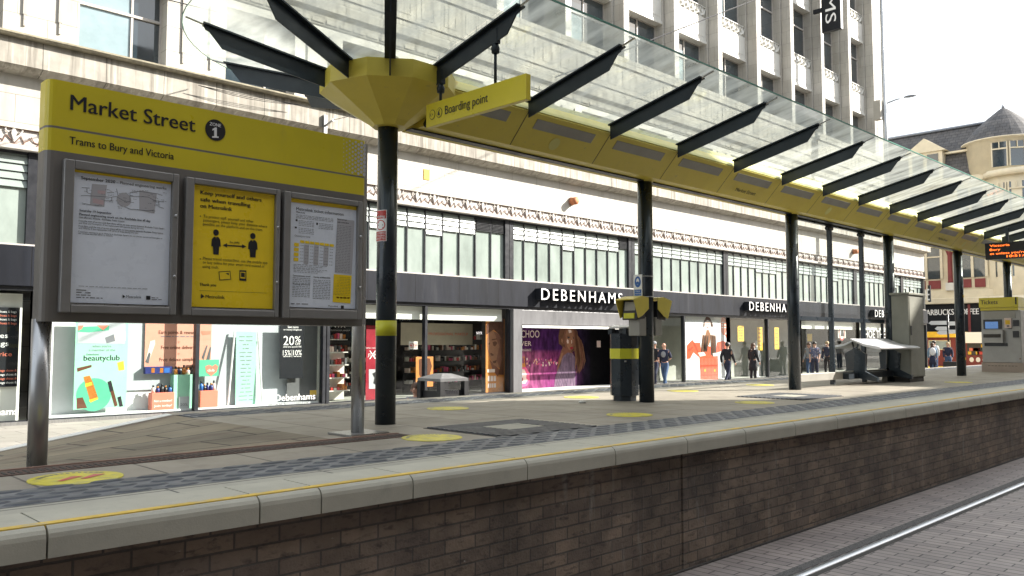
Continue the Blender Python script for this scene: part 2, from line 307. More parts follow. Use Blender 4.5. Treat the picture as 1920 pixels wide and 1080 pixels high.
    def R(s, x0, y0, x1, y1, Y):                          # upright rectangle on a wall facing -Y
        a = at(x0, y0, Y=Y); b = at(x0, y1, Y=Y); c = at(x1, y1, Y=Y); z0, z1 = b.z, a.z
        return s.poly([(a.x, Y, z0), (c.x, Y, z0), (c.x, Y, z1), (a.x, Y, z1)])
    def bars(s, l, r, Y, h=1.1, words=7, seed=0):         # a line of print too small to read
        rnd = random.Random(seed + int(l[1] * 13 + l[0])); a = at(*l, Y=Y); b = at(*r, Y=Y); z = (a.z + b.z) / 2; hh = abs(at(l[0], l[1] - h, Y=Y).z - a.z)
        ws = [rnd.uniform(.5, 1.6) for _ in range(words)]; tot = sum(ws) + .35 * (words - 1); x = a.x; u = (b.x - a.x) / tot
        for w in ws: s.poly([(x, Y, z), (x + w * u, Y, z), (x + w * u, Y, z + hh), (x, Y, z + hh)]); x += (w + .35) * u
        return s
    def build(s, name, parent=None, bevel=0., label=None, cat=None, group=None, kind=None, seg=2):
        me = bpy.data.meshes.new(name); me.from_pydata([tuple(v) for v in s.v], [], s.f)
        for m in s.mats: me.materials.append(m)
        for p, i, q in zip(me.polygons, s.mi, s.sm): p.material_index = i; p.use_smooth = q
        me.validate(); o = bpy.data.objects.new(name, me); C.objects.link(o)
        if bevel:
            b = o.modifiers.new('b', 'BEVEL'); b.width = bevel; b.segments = seg; b.limit_method = 'ANGLE'; b.angle_limit = math.radians(40)
        tag(o, label, cat, group, kind)
        if parent is not None: adopt(o, parent)
        return o
def tag(o, label=None, cat=None, group=None, kind=None):
    for k, v in (('label', label), ('category', cat), ('group', group), ('kind', kind)):
        if v: o[k] = v
    return o
def adopt(o, p):
    def world(q): return (world(q.parent) @ q.matrix_parent_inverse @ q.matrix_basis) if q.parent else q.matrix_basis.copy()
    o.parent = p; o.matrix_parent_inverse = world(p).inverted()
def thing(name, loc, label, cat, group=None):
    o = bpy.data.objects.new(name, None); o.empty_display_size = .1; C.objects.link(o); o.location = loc
    return tag(o, label, cat, group)
def S(name, mb, **k): return mb.build(name, kind='structure', **k)
Zg = -.99
# ================================================================== SETTING
S('street', MB('street').box(-250, 350, -250, 350, Zg - .5, Zg - .012))
S('track_paving', MB('setts').box(-60, 120, -2.2, 3.7, Zg - .2, Zg))
mb = MB('gravel').box(-60, 120, 3.0, 3.085, Zg - .1, Zg + .003)
S('rail_sealant', mb)
mb = MB('rail'); mb.smooth = True; pr = [(2.955 + .038 * math.cos(PI * k / 8), Zg - .008 + .02 * math.sin(PI * k / 8)) for k in range(9)]
mb.rings([[(-60, y, z) for y, z in pr], [(120, y, z) for y, z in pr]], caps=False); mb.smooth = False
mb.use('joint').box(-60, 120, 2.862, 2.908, Zg - .1, Zg + .002)
r = mb.build('tram_rail', label='polished tram rail set in the paving beside the brick platform wall', cat='rail', group='rails of the tram track')
r2 = r.copy(); C.objects.link(r2); r2.location.y = -1.435; r2['label'] = 'tram rail farther from the platform, near the camera'
S('pavement', MB('pavement').box(-60, 66, 14.2, 19.34, Zg - .3, Zg + .004))
S('far_pavement', MB('pavement').box(58, 68.2, 5, 60, Zg - .3, Zg + .008))
# platform
K0, K1 = 3.54, 8.3
mb = MB('paving'); mb.box(3.35, 30, 4.5, 7.62, -.6, 0); mb.box(-14, 3.35, 4.5, 5.2, -.6, 0); mb.box(3.35, 30, 8.02, K1, -.6, 0)
S('platform', mb)
S('edge_flags', MB('flag').box(-14, 30, 3.9, 4.05, -.6, .0))
mb = MB('rampstone'); NX, NY = 24, 8; x0r = -14
vs = []; fs = []
for i in range(NX + 1):
    for j in range(NY + 1):
        x = 3.35 - (3.35 - x0r) * (i / NX) ** 1.6; y = 5.2 + 2.85 * j / NY
        vs.append((x, y, max(-.15 * (3.35 - x) * (y - 5.2) / 2.85, Zg + .02)))
for i in range(NX):
    for j in range(NY): a = i * (NY + 1) + j; fs.append((a, a + 1, a + NY + 2, a + NY + 1))
mb.add(vs, fs)
S('ramp', mb)
mb = MB('whiteline')
p = [(x0r + (3.35 - x0r) * i / 30, max(-.15 * (3.35 - (x0r + (3.35 - x0r) * i / 30)), Zg + .02)) for i in range(31)]
for (xa, za), (xb, zb) in zip(p, p[1:]): mb.hexa([(xa, 8.05, za - 1), (xb, 8.05, zb - 1), (xb, 8.2, zb - 1), (xa, 8.2, za - 1), (xa, 8.05, za + .005), (xb, 8.05, zb + .005), (xb, 8.2, zb + .005), (xa, 8.2, za + .005)])
S('ramp_edge', mb)
S('far_end_ramp', MB('paving').hexa([(30, 4.05, -1.2), (40, 4.05, -1.2), (40, K1, -1.2), (30, K1, -1.2), (30, 4.05, -.002), (40, 4.05, -.98), (40, K1, -.98), (30, K1, -.002)]))
def tactile(y0, y1, x0, x1, name, detail):
    mb = MB('tactile'); mb.box(x0, x1, y0, y1, -.6, .002)
    mb.use('tactiledot'); x = x0 + .1; i = 0
    while x < x1 - .2:
        n = 5
        for k in range(n):
            yc = y0 + (k + .5) * (y1 - y0) / n; xo = x + (.115 if k % 2 else 0); a = .088; b = .036
            pts = [(xo + a * math.cos(q * PI / 4) ** 1, yc + b * math.sin(q * PI / 4)) for q in range(8)]
            top = [(xo + (px - xo) * .8, yc + (py - yc) * .75) for px, py in pts]
            mb.rings([[(px, py, .002) for px, py in pts], [(px, py, .0085) for px, py in top]])
        x += .23
    return S(name, mb)
tactile(4.05, 4.5, -8, 30, 'tactile_paving', 1)
tactile(7.62, 8.02, 3.4, 30, 'far_tactile_paving', 1)
S('platform_line', MB('lineyellow').box(-14, 30, 3.578, 3.626, -.05, .0035))
# platform wall with coping stones
W = thing('platform_wall', (-14, 3.62, Zg), 'dark brown brick platform wall under grey rounded coping stones', 'wall')
for xa, xb, yy in ((-14, 5.32, 3.62), (5.335, 12.6, 3.612), (12.615, 30, 3.62)):
    MB('brickwall').box(xa, xb, yy, 3.9, Zg - .1, -.121).build('brickwork', W)
MB('joint').box(-14, 30, 3.66, 3.88, Zg - .1, -.122).build('backing', W)
MB('joint').box(-14, 30, 3.595, 3.64, Zg - .01, Zg + .012).build('wall_foot', W)
js = [-14, -11.5, -9, -7, -5, -3.2, -1.55, -.7, .13, 1.008, 1.881, 2.20, 2.752, 3.609, 4.448, 5.295, 6.125] + [6.125 + .84 * k for k in range(1, 29)] + [30]
for a, b in zip(js, js[1:]):
    rr = .045; prof = [(3.9, -.12), (K0, -.12)] + [(K0 + rr - rr * math.cos(t * PI / 8), -rr + rr * math.sin(t * PI / 8)) for t in range(5)] + [(3.9, 0.)]
    MB('coping').prism([(a + .004, y, z) for y, z in prof], (b - a - .008, 0, 0)).build('coping_stone', W)
# drain
D = thing('drain_channel', (1.2, 5.05, 0), 'rusty slotted drain running along the platform in front of the sign posts', 'drain')
mb = MB('drain').box(-8, 3.9, 5.0, 5.2, -.1, .004); mb.use('joint')
for k in range(330): mb.box(-8 + k * .036, -8 + k * .036 + .014, 5.03, 5.13, -.05, .0065)
mb.build('channel_grating', D); MB('rust').box(-8, 3.9, 5.2, 5.23, -.1, .008).build('channel_edge', D)
# tree-pit like ribbed gratings
def grating(x0, y0, label):
    G_ = thing('floor_grating', (x0, y0, 0), label, 'grating', 'ribbed gratings in the platform')
    mb = MB('joint').box(x0, x0 + 1.12, y0, y0 + .92, -.05, .003); mb.build('pit_frame', G_)
    mb = MB('tactiledot')
    for k in range(15):
        ya = y0 + .02 + k * .06
        if 5 <= k <= 9: mb.box(x0 + .02, x0 + .36, ya, ya + .035, 0, .012); mb.box(x0 + .8, x0 + 1.1, ya, ya + .035, 0, .012)
        else: mb.box(x0 + .02, x0 + 1.1, ya, ya + .035, 0, .012)
    mb.build('rib_bar', G_); MB('flag').box(x0 + .38, x0 + .78, y0 + .31, y0 + .62, -.02, .011).build('centre_stone', G_)
grating(4.28, 4.46, 'dark ribbed square floor grating with pale centre stone, in front of the leftmost canopy post')
grating(9.55, 4.75, 'dark ribbed floor grating partly in sun, in front of the canopy post with no fittings')
# stickers
for i, (px, py, lab) in enumerate([(143, 897, 'yellow floor sticker with red arrow marks below the station sign, nearest the camera'), (810, 821, 'plain yellow floor sticker beside the ribbed grating near the first canopy post'),
        (1180, 778, 'yellow floor sticker in front of the bin and help point post'), (1415, 755, 'worn yellow floor sticker on the tram side before the wind screen'), (840, 766, 'yellow floor sticker on far side of platform behind the first canopy post'),
        (1090, 745, 'yellow floor sticker on far side of platform left of the navy bin'), (1280, 733, 'sunlit yellow floor sticker just right of the help point post'), (1425, 722, 'yellow floor sticker by the far edge, under the walking man in the black jacket'), (1797, 717, 'most distant yellow floor sticker, near the ticket machine')]):
    c = at(px, py, Z=0); mb = MB('sticker'); mb.lathe((c.x, c.y, 0), [(.222, 0), (.222, .0042)], 28, smooth=False)
    if i == 0:
        mb.use('red')
        for dx in (-.05, .06): mb.poly([(c.x + dx - .06, c.y - .06, .0062), (c.x + dx - .04, c.y - .08, .0062), (c.x + dx + .09, c.y + .02, .0062), (c.x + dx + .04, c.y + .05, .0062)])
    mb.use('ink2')
    for k in range(14):
        a = .5 + k * .16; mb.poly([(c.x + q * math.cos(a + e), c.y + q * math.sin(a + e), .0055) for q, e in ((.165, 0), (.19, 0), (.19, .09), (.165, .09))])
    mb.build('floor_sticker', label=lab, cat='sticker', group='round floor stickers')
mb = MB('tissue')
for k in range(5): mb.ell((7.35 + random.uniform(-.03, .03), 6.33 + random.uniform(-.03, .03), .014), (.032, .022, .015), 6, 4)
mb.build('paper_litter', label='small crumpled white tissue on the platform left of the navy bin', cat='litter')

# ================================================================== CANOPY
CN = thing('tram_canopy', (4.28, 5.88, 0), 'long yellow and navy tram stop canopy with glass wings on round posts', 'canopy')
PX = [4.28, 8.0, 11.62, 15.22, 18.86, 22.3, 25.9]
for i, x in enumerate(PX):
    p = MB('navy').lathe((x, 5.9, 0), [(.088, 0), (.088, 2.62)], 24).build('post', CN)
    if i: MB('beam_yellow').lathe((x, 5.9, 2.585), [(.1, 0), (.1, .02), (.14, .05)], 16).build('post_head', p)
    if i == 0: MB('band_yellow').lathe((x, 5.9, 0), [(.0905, .752), (.0905, .882)], 24).build('yellow_band', p)
    if i == 4:
        for z in (1.62, .33): MB('bannery').box(x - .03, x + .01, 5.805, 5.815, z, z + .05).build('yellow_tag', p)
XE = 26.2
sec = [(5.71, 2.6), (6.05, 2.6), (6.31, 2.88), (6.18, 3.03), (5.58, 3.03), (5.45, 2.88)]
MB('beam_yellow').prism([(4.55, y, z) for y, z in sec], (XE - 4.55, 0, 0)).build('beam', CN)
mb = MB('lip_yellow')
for sg in (-1, 1): mb.hexa([(4.5, 5.88 + sg * .425, 2.9), (XE, 5.88 + sg * .425, 2.9), (XE, 5.88 + sg * .36, 2.9), (4.5, 5.88 + sg * .36, 2.9), (4.5, 5.88 + sg * .31, 3.06), (XE, 5.88 + sg * .31, 3.06), (XE, 5.88 + sg * .28, 3.06), (4.5, 5.88 + sg * .28, 3.06)])
mb.build('gutter_lip', CN)
mb = MB('frame_dark').box(4.5, XE, 5.85, 5.94, 2.585, 2.597); mb.build('light_slot', CN)
ribx = [4.35 + 1.227 * k for k in range(18)]
n_ = Vector((0, -.7332, -.68))
for x in ribx[1:]:
    mb = MB('frame_dark'); a = Vector((x, 5.45, 2.88)) + n_ * .002; b = Vector((x, 5.71, 2.6)) + n_ * .002
    mb.poly([a, b, b + Vector((.009, 0, 0)), a + Vector((.009, 0, 0))]); mb.build('panel_joint', CN)
for i, x in enumerate(ribx[:-1]):
    def fp(u, v, off=.004): return Vector((x + u, 5.45 + .26 * v, 2.88 - .28 * v)) + n_ * off
    mb = MB('device'); mb.hexa([fp(.16, .42, 0), fp(1.03, .42, 0), fp(1.03, .14, 0), fp(.16, .14, 0), fp(.16, .42), fp(1.03, .42), fp(1.03, .14), fp(.16, .14)])
    mb.build('light_panel', CN)
for i in (1, 6, 11): 
    x = ribx[i] + .55; c = Vector((x, 5.63, 2.686)) + n_ * .004; t = Vector((0, .68, -.733))
    mb = MB('lip_yellow'); mb.disc(c, (1, 0, 0), -t, .07, .07, 16); mb.build('speaker_grille', CN)
t = Vector((0, -.68, .733))
for i in (4, 10): x = ribx[i] + .35; MB('ink').text('Market Street', Vector((x, 5.655, 2.659)) + n_ * .004, (1, 0, 0), t, .5, .05).build('lettering', CN)
# capital
mb = MB('beam_yellow'); mb.lathe((4.28, 5.88, 0), [(.15, 2.56), (.2, 2.6), (.6, 2.84), (.6, 2.99), (.3, 3.02)], 10, a0=math.radians(288), smooth=False); mb.build('capital', CN)
mb = MB('frame_dark'); 
mb.hexa([(4.54, 5.44, 2.86), (4.56, 5.44, 2.86), (4.56, 5.72, 2.585), (4.54, 5.72, 2.585), (4.54, 5.46, 2.9), (4.56, 5.46, 2.9), (4.56, 5.74, 2.62), (4.54, 5.74, 2.62)]); mb.build('capital_seam', CN)
def rib(c, d, r0, r1, z0, z1):
    c = Vector(c); d = Vector(d).normalized(); w = Vector((0, 0, 1)).cross(d); L = r1 - r0; P = lambda r, z: c + d * r + Vector((0, 0, z))
    zt = lambda r: z0 + (z1 - z0) * (r - r0) / L
    mb = MB('rib')
    mb.prism([P(r0, zt(r0)) - w * .006, P(r1, zt(r1)) - w * .006, P(r1 - .02, zt(r1 - .02) - .035) - w * .006, P(r1 - .05, zt(r1 - .05) - .04) - w * .006, P(r1 - .15, zt(r1 - .15) - .14) - w * .006, P(r0, zt(r0) - .14) - w * .006], w * .012)
    mb.hexa([P(r0, zt(r0)) - w * .045, P(r1, zt(r1)) - w * .045, P(r1, zt(r1)) + w * .045, P(r0, zt(r0)) + w * .045] + [q + Vector((0, 0, .014)) for q in (P(r0, zt(r0)) - w * .045, P(r1, zt(r1)) - w * .045, P(r1, zt(r1)) + w * .045, P(r0, zt(r0)) + w * .045)])
    o = mb.build('rib', CN)
    MB('steel').tube([P(r1 - .02, zt(r1) + .0), P(r1 + .13, zt(r1 + .13) + .012)], .009, 6).build('glass_bracket', o)
Z0, Z1 = 2.955, 3.215
for k in range(6):
    a = math.radians(270 - 36 * k); rib((4.28 + (.07 if k in (0, 5) else 0), 5.88, 0), (math.cos(a), math.sin(a), 0), .45, 1.55, Z0, Z1)
for x in ribx[1:]:
    for sg in (-1, 1): rib((x, 5.88, 0), (0, sg, 0), .43, 1.55, Z0, Z1)
def pane(p):
    p = [Vector(q) for q in p]; n = (p[1] - p[0]).cross(p[2] - p[0]).normalized()
    if n.z < 0: n = -n
    mb = MB('canopy_glass'); mb.poly(p); o = mb.build('glass_pane', CN); return o
gz = lambda r: Z0 + .022 + (Z1 - Z0) * (r - .43) / 1.12
xs = [4.28] + ribx[1:]
mbE = MB('glass_edge')
for a, b in zip(xs, xs[1:]):
    for sg in (-1, 1):
        a_, b_ = a + .004, b - .004
        pane([(a_, 5.88 + sg * .42, gz(.42)), (b_, 5.88 + sg * .42, gz(.42)), (b_, 5.88 + sg * 1.7, gz(1.7)), (a_, 5.88 + sg * 1.7, gz(1.7))])
        y = 5.88 + sg * 1.7; mbE.box(a_, b_, y - .006, y + .006, gz(1.7) - .006, gz(1.7) + .006)
for k in range(5):
    pts = []
    for q in range(7):
        a = math.radians(270 - 36 * k - 6 * q); pts.append((4.28 + 1.7 * math.cos(a), 5.88 + 1.7 * math.sin(a), gz(1.7)))
    inn = [(4.28 + .45 * math.cos(math.radians(270 - 36 * k - 6 * q)), 5.88 + .45 * math.sin(math.radians(270 - 36 * k - 6 * q)), gz(.45)) for q in (6, 0)]
    pane(pts + inn); mbE.tube(pts, .005, 4)
mbE.build('glass_edge', CN)

# boarding sign hung from the first rib
B = thing('boarding_sign', (4.35, 4.85, 2.49), 'yellow boarding point sign hanging from the canopy rib by two rods', 'sign')
MB('signyellow').box(4.335, 4.385, 4.264, 5.44, 2.49, 2.685).build('sign_board', B, bevel=.003)
for y, zt in ((4.62, 3.0), (5.28, 2.83)):
    mb = MB('rib'); mb.tube([(4.36, y, 2.685), (4.36, y, zt)], .012, 8); mb.lathe((4.36, y, zt - .07), [(.03, 0), (.035, .04), (.02, .08)], 10); mb.box(4.34, 4.38, y - .035, y + .035, zt, zt + .12); mb.build('hanger_rod', B)
mb = MB('ink'); UX = Vector((0, -1, 0)); UZ = Vector((0, 0, 1))
mb.text('Boarding point', (4.331, 5.19, 2.555), UX, UZ, .515, .07, .006)
for y in (5.355, 5.265):
    mb.disc((4.3325, y, 2.585), UX, UZ, .038, .042); mb.use('signyellow').disc((4.331, y, 2.585), UX, UZ, .033, .037); mb.use('ink')
mb.text('K+', (4.3295, 5.38, 2.57), UX, UZ, .04, .03); mb.disc((4.3295, 5.262, 2.605), UX, UZ, .007, .008, 8); mb.poly([(4.3295, 5.275, 2.6), (4.3295, 5.285, 2.565), (4.3295, 5.25, 2.56), (4.3295, 5.262, 2.595)])
mb.build('lettering', B)

# ================================================================== STATION SIGN
SG = thing('station_sign', (2.5, 5.26, 0), 'large yellow and grey station sign board with three framed notices on two steel posts', 'sign')
Yf = 5.2
def panel(x0, x1, z0, z1, m, name):
    y0, y1 = Yf, 5.34; r = .045; pr = [(x0 + r - r * math.cos(t * PI / 8), y0 + r - r * math.sin(t * PI / 8)) for t in range(5)] + [(x1 - .02, y0), (x1, y0 + .02), (x1, y1), (x0, y1)]
    return MB(m).prism([(x, y, z0) for x, y in pr], (0, 0, z1 - z0)).build(name, SG)
panel(1.4, 3.575, 1.935, 2.204, 'signyellow', 'name_panel'); panel(1.4, 3.575, 1.792, 1.922, 'signyellow', 'direction_panel'); panel(1.401, 3.574, 1.922, 1.935, 'grey_panel', 'divider_strip'); panel(1.4, 3.575, .815, 1.792, 'grey_panel', 'back_panel')
for x, r in ((1.44, .052), (3.66, .05)):
    p = MB('tube_grey' if x < 2 else 'steel').lathe((x, 5.3 if x < 2 else 5.4, 0), [(r, 0), (r, .83 if x < 2 else 1.78)], 20).build('post', SG)
    if x > 2:
        b = MB('steel').box(3.5, 3.84, 5.24, 5.56, .002, .016).build('base_plate', p)
MB('steel').box(3.575, 3.6, 5.22, 5.33, .83, 2.19).build('end_strip', SG)
mb = MB('ink'); Yt = 5.197
mb.T('Market Street', (131.5, 206), (366.5, 247), 28.5, Yt, .012)
mb.T('Trams to Bury and Victoria', (130, 270), (326, 299), 14, Yt, .012)
mb.build('lettering', SG)
c = at(404, 244, Y=Yt); zr = (at(404, 224, Y=Yt).z - c.z)
zb = MB('ink').disc(c, (1, 0, 0), (0, 0, 1), zr * .98, zr, 28).build('zone_badge', SG)
mb = MB('white'); mb.T('ZONE', (393, 235.5), (414.5, 238), 6, Yt - .0015, .02); k_ = .3647; mb.G([(px * k_, py * k_) for px, py in ((1091, 700), (1101, 700), (1101, 668), (1092, 672), (1092, 663), (1106, 655), (1115, 656), (1115, 701), (1124, 702), (1124, 709), (1091, 708))], Yt - .0015); mb.build('badge_lettering', zb)
mb = MB('dot')
for i in range(8):
    for j in range(17):
        r = .0135 * (1 - i * .1); x = 3.556 - i * .026; z = 1.95 + j * .0155
        if (i + j) % 2 == 0 and z < 2.2 - r: mb.disc((x, Yt, z), (1, 0, 0), (0, 0, 1), r, r, 12)
mb.build('dot_pattern', SG)
def frame(x0, x1, z0, z1, px0, px1, pz0, pz1, paper, name):
    f = MB('grey_frame'); yb, yf = Yf - .003, 5.148
    for a in ((x0, px0, z0, z1), (px1, x1, z0, z1)): f.box(a[0], a[1], yf, yb, a[2], a[3])
    f.box(px0, px1, yf, yb, z0, pz0 - .012); f.box(px0, px1, yf, yb, pz1, z1)
    fo = f.build(name, SG, bevel=.006)
    mb = MB('steel').box(px0 + .001, px1 - .001, yf + .006, yf + .02, pz0 - .011, pz0 - .006); mb.build('frame_trim', fo)
    po = MB(paper).box(px0 + .001, px1 - .001, 5.176, 5.19, pz0, pz1 - .001).build('notice', fo)
    mb = MB('steel')
    for z in (z0 + (z1 - z0) * .27, z0 + (z1 - z0) * .7): mb.lathe((x1 - .018, yf, z), [(.009, -.009), (.009, .009)], 8)
    mb.build('frame_lock', fo); return fo, po
f1, p1 = frame(1.488, 2.148, .866, 1.745, 1.543, 2.108, .925, 1.693, 'paper', 'notice_frame')
f2, p2 = frame(2.192, 2.845, .866, 1.738, 2.245, 2.815, .922, 1.701, 'paper_yellow', 'notice_frame')
f3, p3 = frame(2.875, 3.515, .862, 1.735, 2.928, 3.478, .94, 1.695, 'paper', 'notice_frame')
Yp = 5.1735
def Q(ox, oy, k=.2962): return lambda x, y: (ox + x * k, oy + y * k)
q = Q(100, 290)
mb = MB('paper_yellow'); mb.poly([(1.545, Yp, 1.678), (2.106, Yp, 1.678), (2.106, Yp, 1.692), (1.545, Yp, 1.692)]); mb.build('notice_heading', p1)
mb = MB('ink')
mb.T('September 2020', q(175, 155), q(392, 181), 5.6, Yp, .02); mb.T('– Planned engineering works', q(398, 182), q(716, 222), 5.2, Yp)
for t, l, r, b, h in (('Saturday 19 September', (165, 358), (368, 378), .02, 4.2), ('Planned engineering work on the Rochdale line all day', (163, 380), (615, 429), .02, 4.2), ('Line affected: Victoria - Rochdale Town Centre', (162, 402), (450, 426), .01, 3.2),
        ('From the start of service until 8pm there will be no tram service between Rochdale Town Centre', (161, 421), (703, 473), .005, 3.), ('and Shaw and Crompton. A bus replacement will operate during this time.', (161, 437), (575, 473), 0, 3.),
        ('From 8pm until the end of service there will be no tram service between Rochdale Town Centre', (160, 456), (695, 502), .005, 3.), ('and Victoria. A bus replacement will call at all stops during this time.', (160, 470), (540, 500), 0, 3.),
        ('Customers wishing to go to Victoria or Exchange Square can use the bus service at Deansgate or', (158, 491), (690, 534), 0, 3.), ('can continue the tram down to Victoria.', (158, 503), (376, 518), 0, 3.), ('Metrolink', (462, 904), (557, 912), 0, 5.)):
    mb.T(t, q(*l), q(*r), h, Yp, b)
mb.use('ink2'); mb.bars(q(160, 832), q(596, 852), Yp, .9, 14)
for k in range(4): mb.use('ink').bars(q(145, 857 + k * 16), q([208, 236, 236, 312][k], 860 + k * 16 + [1, 1, 1, 3][k]), Yp, 1.3, [1, 2, 3, 6][k])
mb.use('ink'); mb.G([q(438, 885), q(455, 897), q(440, 910)], Yp); mb.R(*q(588, 893), *q(614, 918), Yp); mb.bars(q(622, 907), q(665, 909), Yp, 1, 2); mb.bars(q(622, 917), q(686, 920), Yp, 1, 2)
mb.build('notice_print', p1)
mb = MB('mapgrey'); mb.G([q(245, 185), q(340, 192), q(322, 330), q(232, 318)], Yp + .0008); mb.G([q(545, 225), q(655, 245), q(640, 372), q(545, 350)], Yp + .0008)
c = at(*q(447, 285), Y=Yp + .0008); mb.disc(c, (1, 0, 0), (0, 0, 1), .042, .042)
mb.use('mappink'); mb.G([q(250, 275), q(320, 290), q(318, 318), q(250, 305)], Yp + .0004); mb.G([q(280, 225), q(330, 230), q(326, 250), q(280, 245)], Yp + .0004)
rnd = random.Random(3)
def line(mb, a, b, Y, w=.5):
    (x0, y0), (x1, y1) = a, b
    if abs(x1 - x0) > abs(y1 - y0): mb.G([(x0, y0 - w), (x1, y1 - w), (x1, y1 + w), (x0, y0 + w)], Y)
    else: mb.G([(x0 - w, y0), (x0 + w, y0), (x1 + w, y1), (x1 - w, y1)], Y)
mb.use('ink2')
for ln in ([(175, 258), (200, 258), (370, 270), (370, 292), (318, 292)], [(212, 215), (214, 240), (240, 250)], [(180, 208), (230, 212)], [(180, 305), (235, 318)], [(370, 268), (400, 265), (455, 298), (485, 298), (485, 240), (540, 232), (660, 248), (690, 258)], [(485, 262), (600, 268), (640, 290), (700, 300)], [(450, 330), (490, 345), (600, 355), (640, 350)], [(400, 215), (410, 262)], [(668, 290), (668, 330), (700, 340)], [(340, 240), (385, 240)]):
    for a, b in zip(ln, ln[1:]): line(mb, q(*a), q(*b), Yp, .45)
for k in range(60):
    x = rnd.uniform(178, 700); y = 205 + rnd.random() * 130 + (x - 178) * .05
    if 300 < x < 400 and y > 300: continue
    mb.bars(q(x, y), q(x + rnd.uniform(10, 26), y + 2), Yp, .7, 2, k)
mb.build('network_map', p1)
# notice 2
mb = MB('ink')
for t, l, r, b, h in (('Keep yourself and others', (931, 249), (1318, 298), .025, 7.2), ('safe when travelling', (930, 292), (1248, 332), .025, 7.2), ('on Metrolink', (929, 334), (1132, 357), .025, 7.2),
        ('To protect staff, yourself and other', (950, 400), (1267, 428), 0, 5.2), ('passengers, please keep your distance where', (950, 423), (1353, 461), 0, 5.2), ('possible on the platform and on the tram.', (948, 447), (1325, 483), 0, 5.2),
        ('Please travel contactless, use the mobile app', (947, 665), (1355, 691), 0, 5.2), ('or buy online for your smart card instead of', (947, 690), (1337, 713), 0, 5.2), ('using cash.', (945, 715), (1047, 722), 0, 5.2), ('2m (6ft)', (1115, 559), (1178, 565), .01, 4.), ('Thank you', (925, 829), (1030, 835), .02, 5.5), ('Metrolink', (963, 908), (1084, 912), .015, 6.2)):
    mb.T(t, q(*l), q(*r), h, Yp, b)
for x, y in ((931, 389), (930, 660)): mb.disc(at(*q(x, y), Y=Yp), (1, 0, 0), (0, 0, 1), .004, .004, 8)
for (hx, hy, fy) in ((1030, 493, 635), (1263, 515, 653)):
    mb.disc(at(*q(hx, hy), Y=Yp), (1, 0, 0), (0, 0, 1), .0195, .0205, 16)
    k = (fy - hy) / 142.
    mb.G([q(hx + dx, hy + dy * k) for dx, dy in ((-14, 27), (-3, 27), (0, 40), (3, 27), (14, 27), (27, 45), (30, 88), (20, 90), (17, 140), (-17, 138), (-20, 88), (-30, 84), (-27, 43))], Yp)
mb.G([q(1072, 573), q(1100, 560), q(1100, 570), q(1195, 576), q(1195, 567), q(1222, 581), q(1195, 594), q(1195, 584), q(1100, 578), q(1100, 588)], Yp)
line(mb, q(925, 860), q(1350, 876), Yp, .25); mb.G([q(935, 880), q(957, 897), q(933, 912)], Yp)
mb.G([q(1046, 740), q(1120, 735), q(1126, 790), q(1052, 796)], Yp); mb.G([q(1178, 730), q(1222, 733), q(1222, 800), q(1178, 796)], Yp)
mb.use('paper_yellow'); mb.G([q(1051, 745), q(1116, 740), q(1121, 786), q(1056, 791)], Yp - .0006); mb.G([q(1184, 741), q(1216, 743), q(1216, 785), q(1184, 783)], Yp - .0006)
mb.use('ink'); mb.G([q(1188, 746), q(1212, 748), q(1212, 776), q(1188, 774)], Yp - .001); mb.G([q(1090, 752), q(1110, 748), q(1112, 764)], Yp - .001)
mb.build('notice_print', p2)
# notice 3
q = Q(400, 290); mb = MB('paper_yellow'); mb.poly([(2.93, Yp, 1.668), (3.476, Yp, 1.668), (3.476, Yp, 1.694), (2.93, Yp, 1.694)])
for k in range(7): mb.G([q(550 + k * 31, 541 + k * 4.0), q(577 + k * 31, 544 + k * 4.0), q(577 + k * 31, 560 + k * 4.0), q(550 + k * 31, 557 + k * 4.0)], Yp)
for k in range(4): mb.G([q(512 - k, 557 + k * 31), q(542 - k, 560 + k * 31), q(541 - k, 582 + k * 31), q(511 - k, 579 + k * 31)], Yp)
mb.G([q(763, 756), q(876, 765), q(868, 942), q(755, 933)], Yp); mb.build('notice_colour_block', p3)
mb = MB('mapgrey'); mb.G([q(785, 405), q(893, 418), q(876, 757), q(768, 748)], Yp + .0005)
for k in (1, 3, 5): mb.G([q(545 + k * 31, 565 + k * 3), q(575 + k * 31, 568 + k * 3), q(570 + k * 31, 690 + k * 3), q(540 + k * 31, 687 + k * 3)], Yp + .0005)
mb.build('notice_tint', p3)
mb = MB('ink'); mb.T('Metrolink ticket information', q(525, 344), q(824, 393), 5.6, Yp); mb.T('Ways to pay', q(523, 364), q(581, 373), 2.8, Yp, .02); mb.T('Choosing your ticket', q(514, 517), q(614, 526), 3.2, Yp)
mb.T('Pay as you go', q(785, 412), q(845, 418), 2.6, Yp, .02); mb.T('with contactless', q(785, 430), q(858, 438), 2.6, Yp, .02); mb.T('Metrolink', q(727, 962), q(790, 966), 3.2, Yp); mb.R(*q(808, 955), *q(826, 974), Yp)
for t, l, r in (('Concessionary travel', (503, 770), (614, 774)), ('Young persons', (500, 822), (612, 828)), ('Terms of Metrolink', (633, 778), (742, 786))): mb.T(t, q(*l), q(*r), 2.8, Yp, .02)
mb.use('ink2')
for k in range(3): mb.bars(q(523, 380 + k * 9), q(760, 410 + k * 9), Yp, .8, 12)
for k in range(4): mb.bars(q(540, 418 + k * 10), q(638, 428 + k * 10), Yp, .8, 6); mb.bars(q(668, 436 + k * 10), q(758, 447 + k * 10), Yp, .8, 6); mb.bars(q(540, 465 + k * 10), q(636, 475 + k * 10), Yp, .8, 6)
for k in range(30): mb.bars(q(784 - k * .5, 448 + k * 10), q(874 - k * .4, 458 + k * 10), Yp, .8, 5)
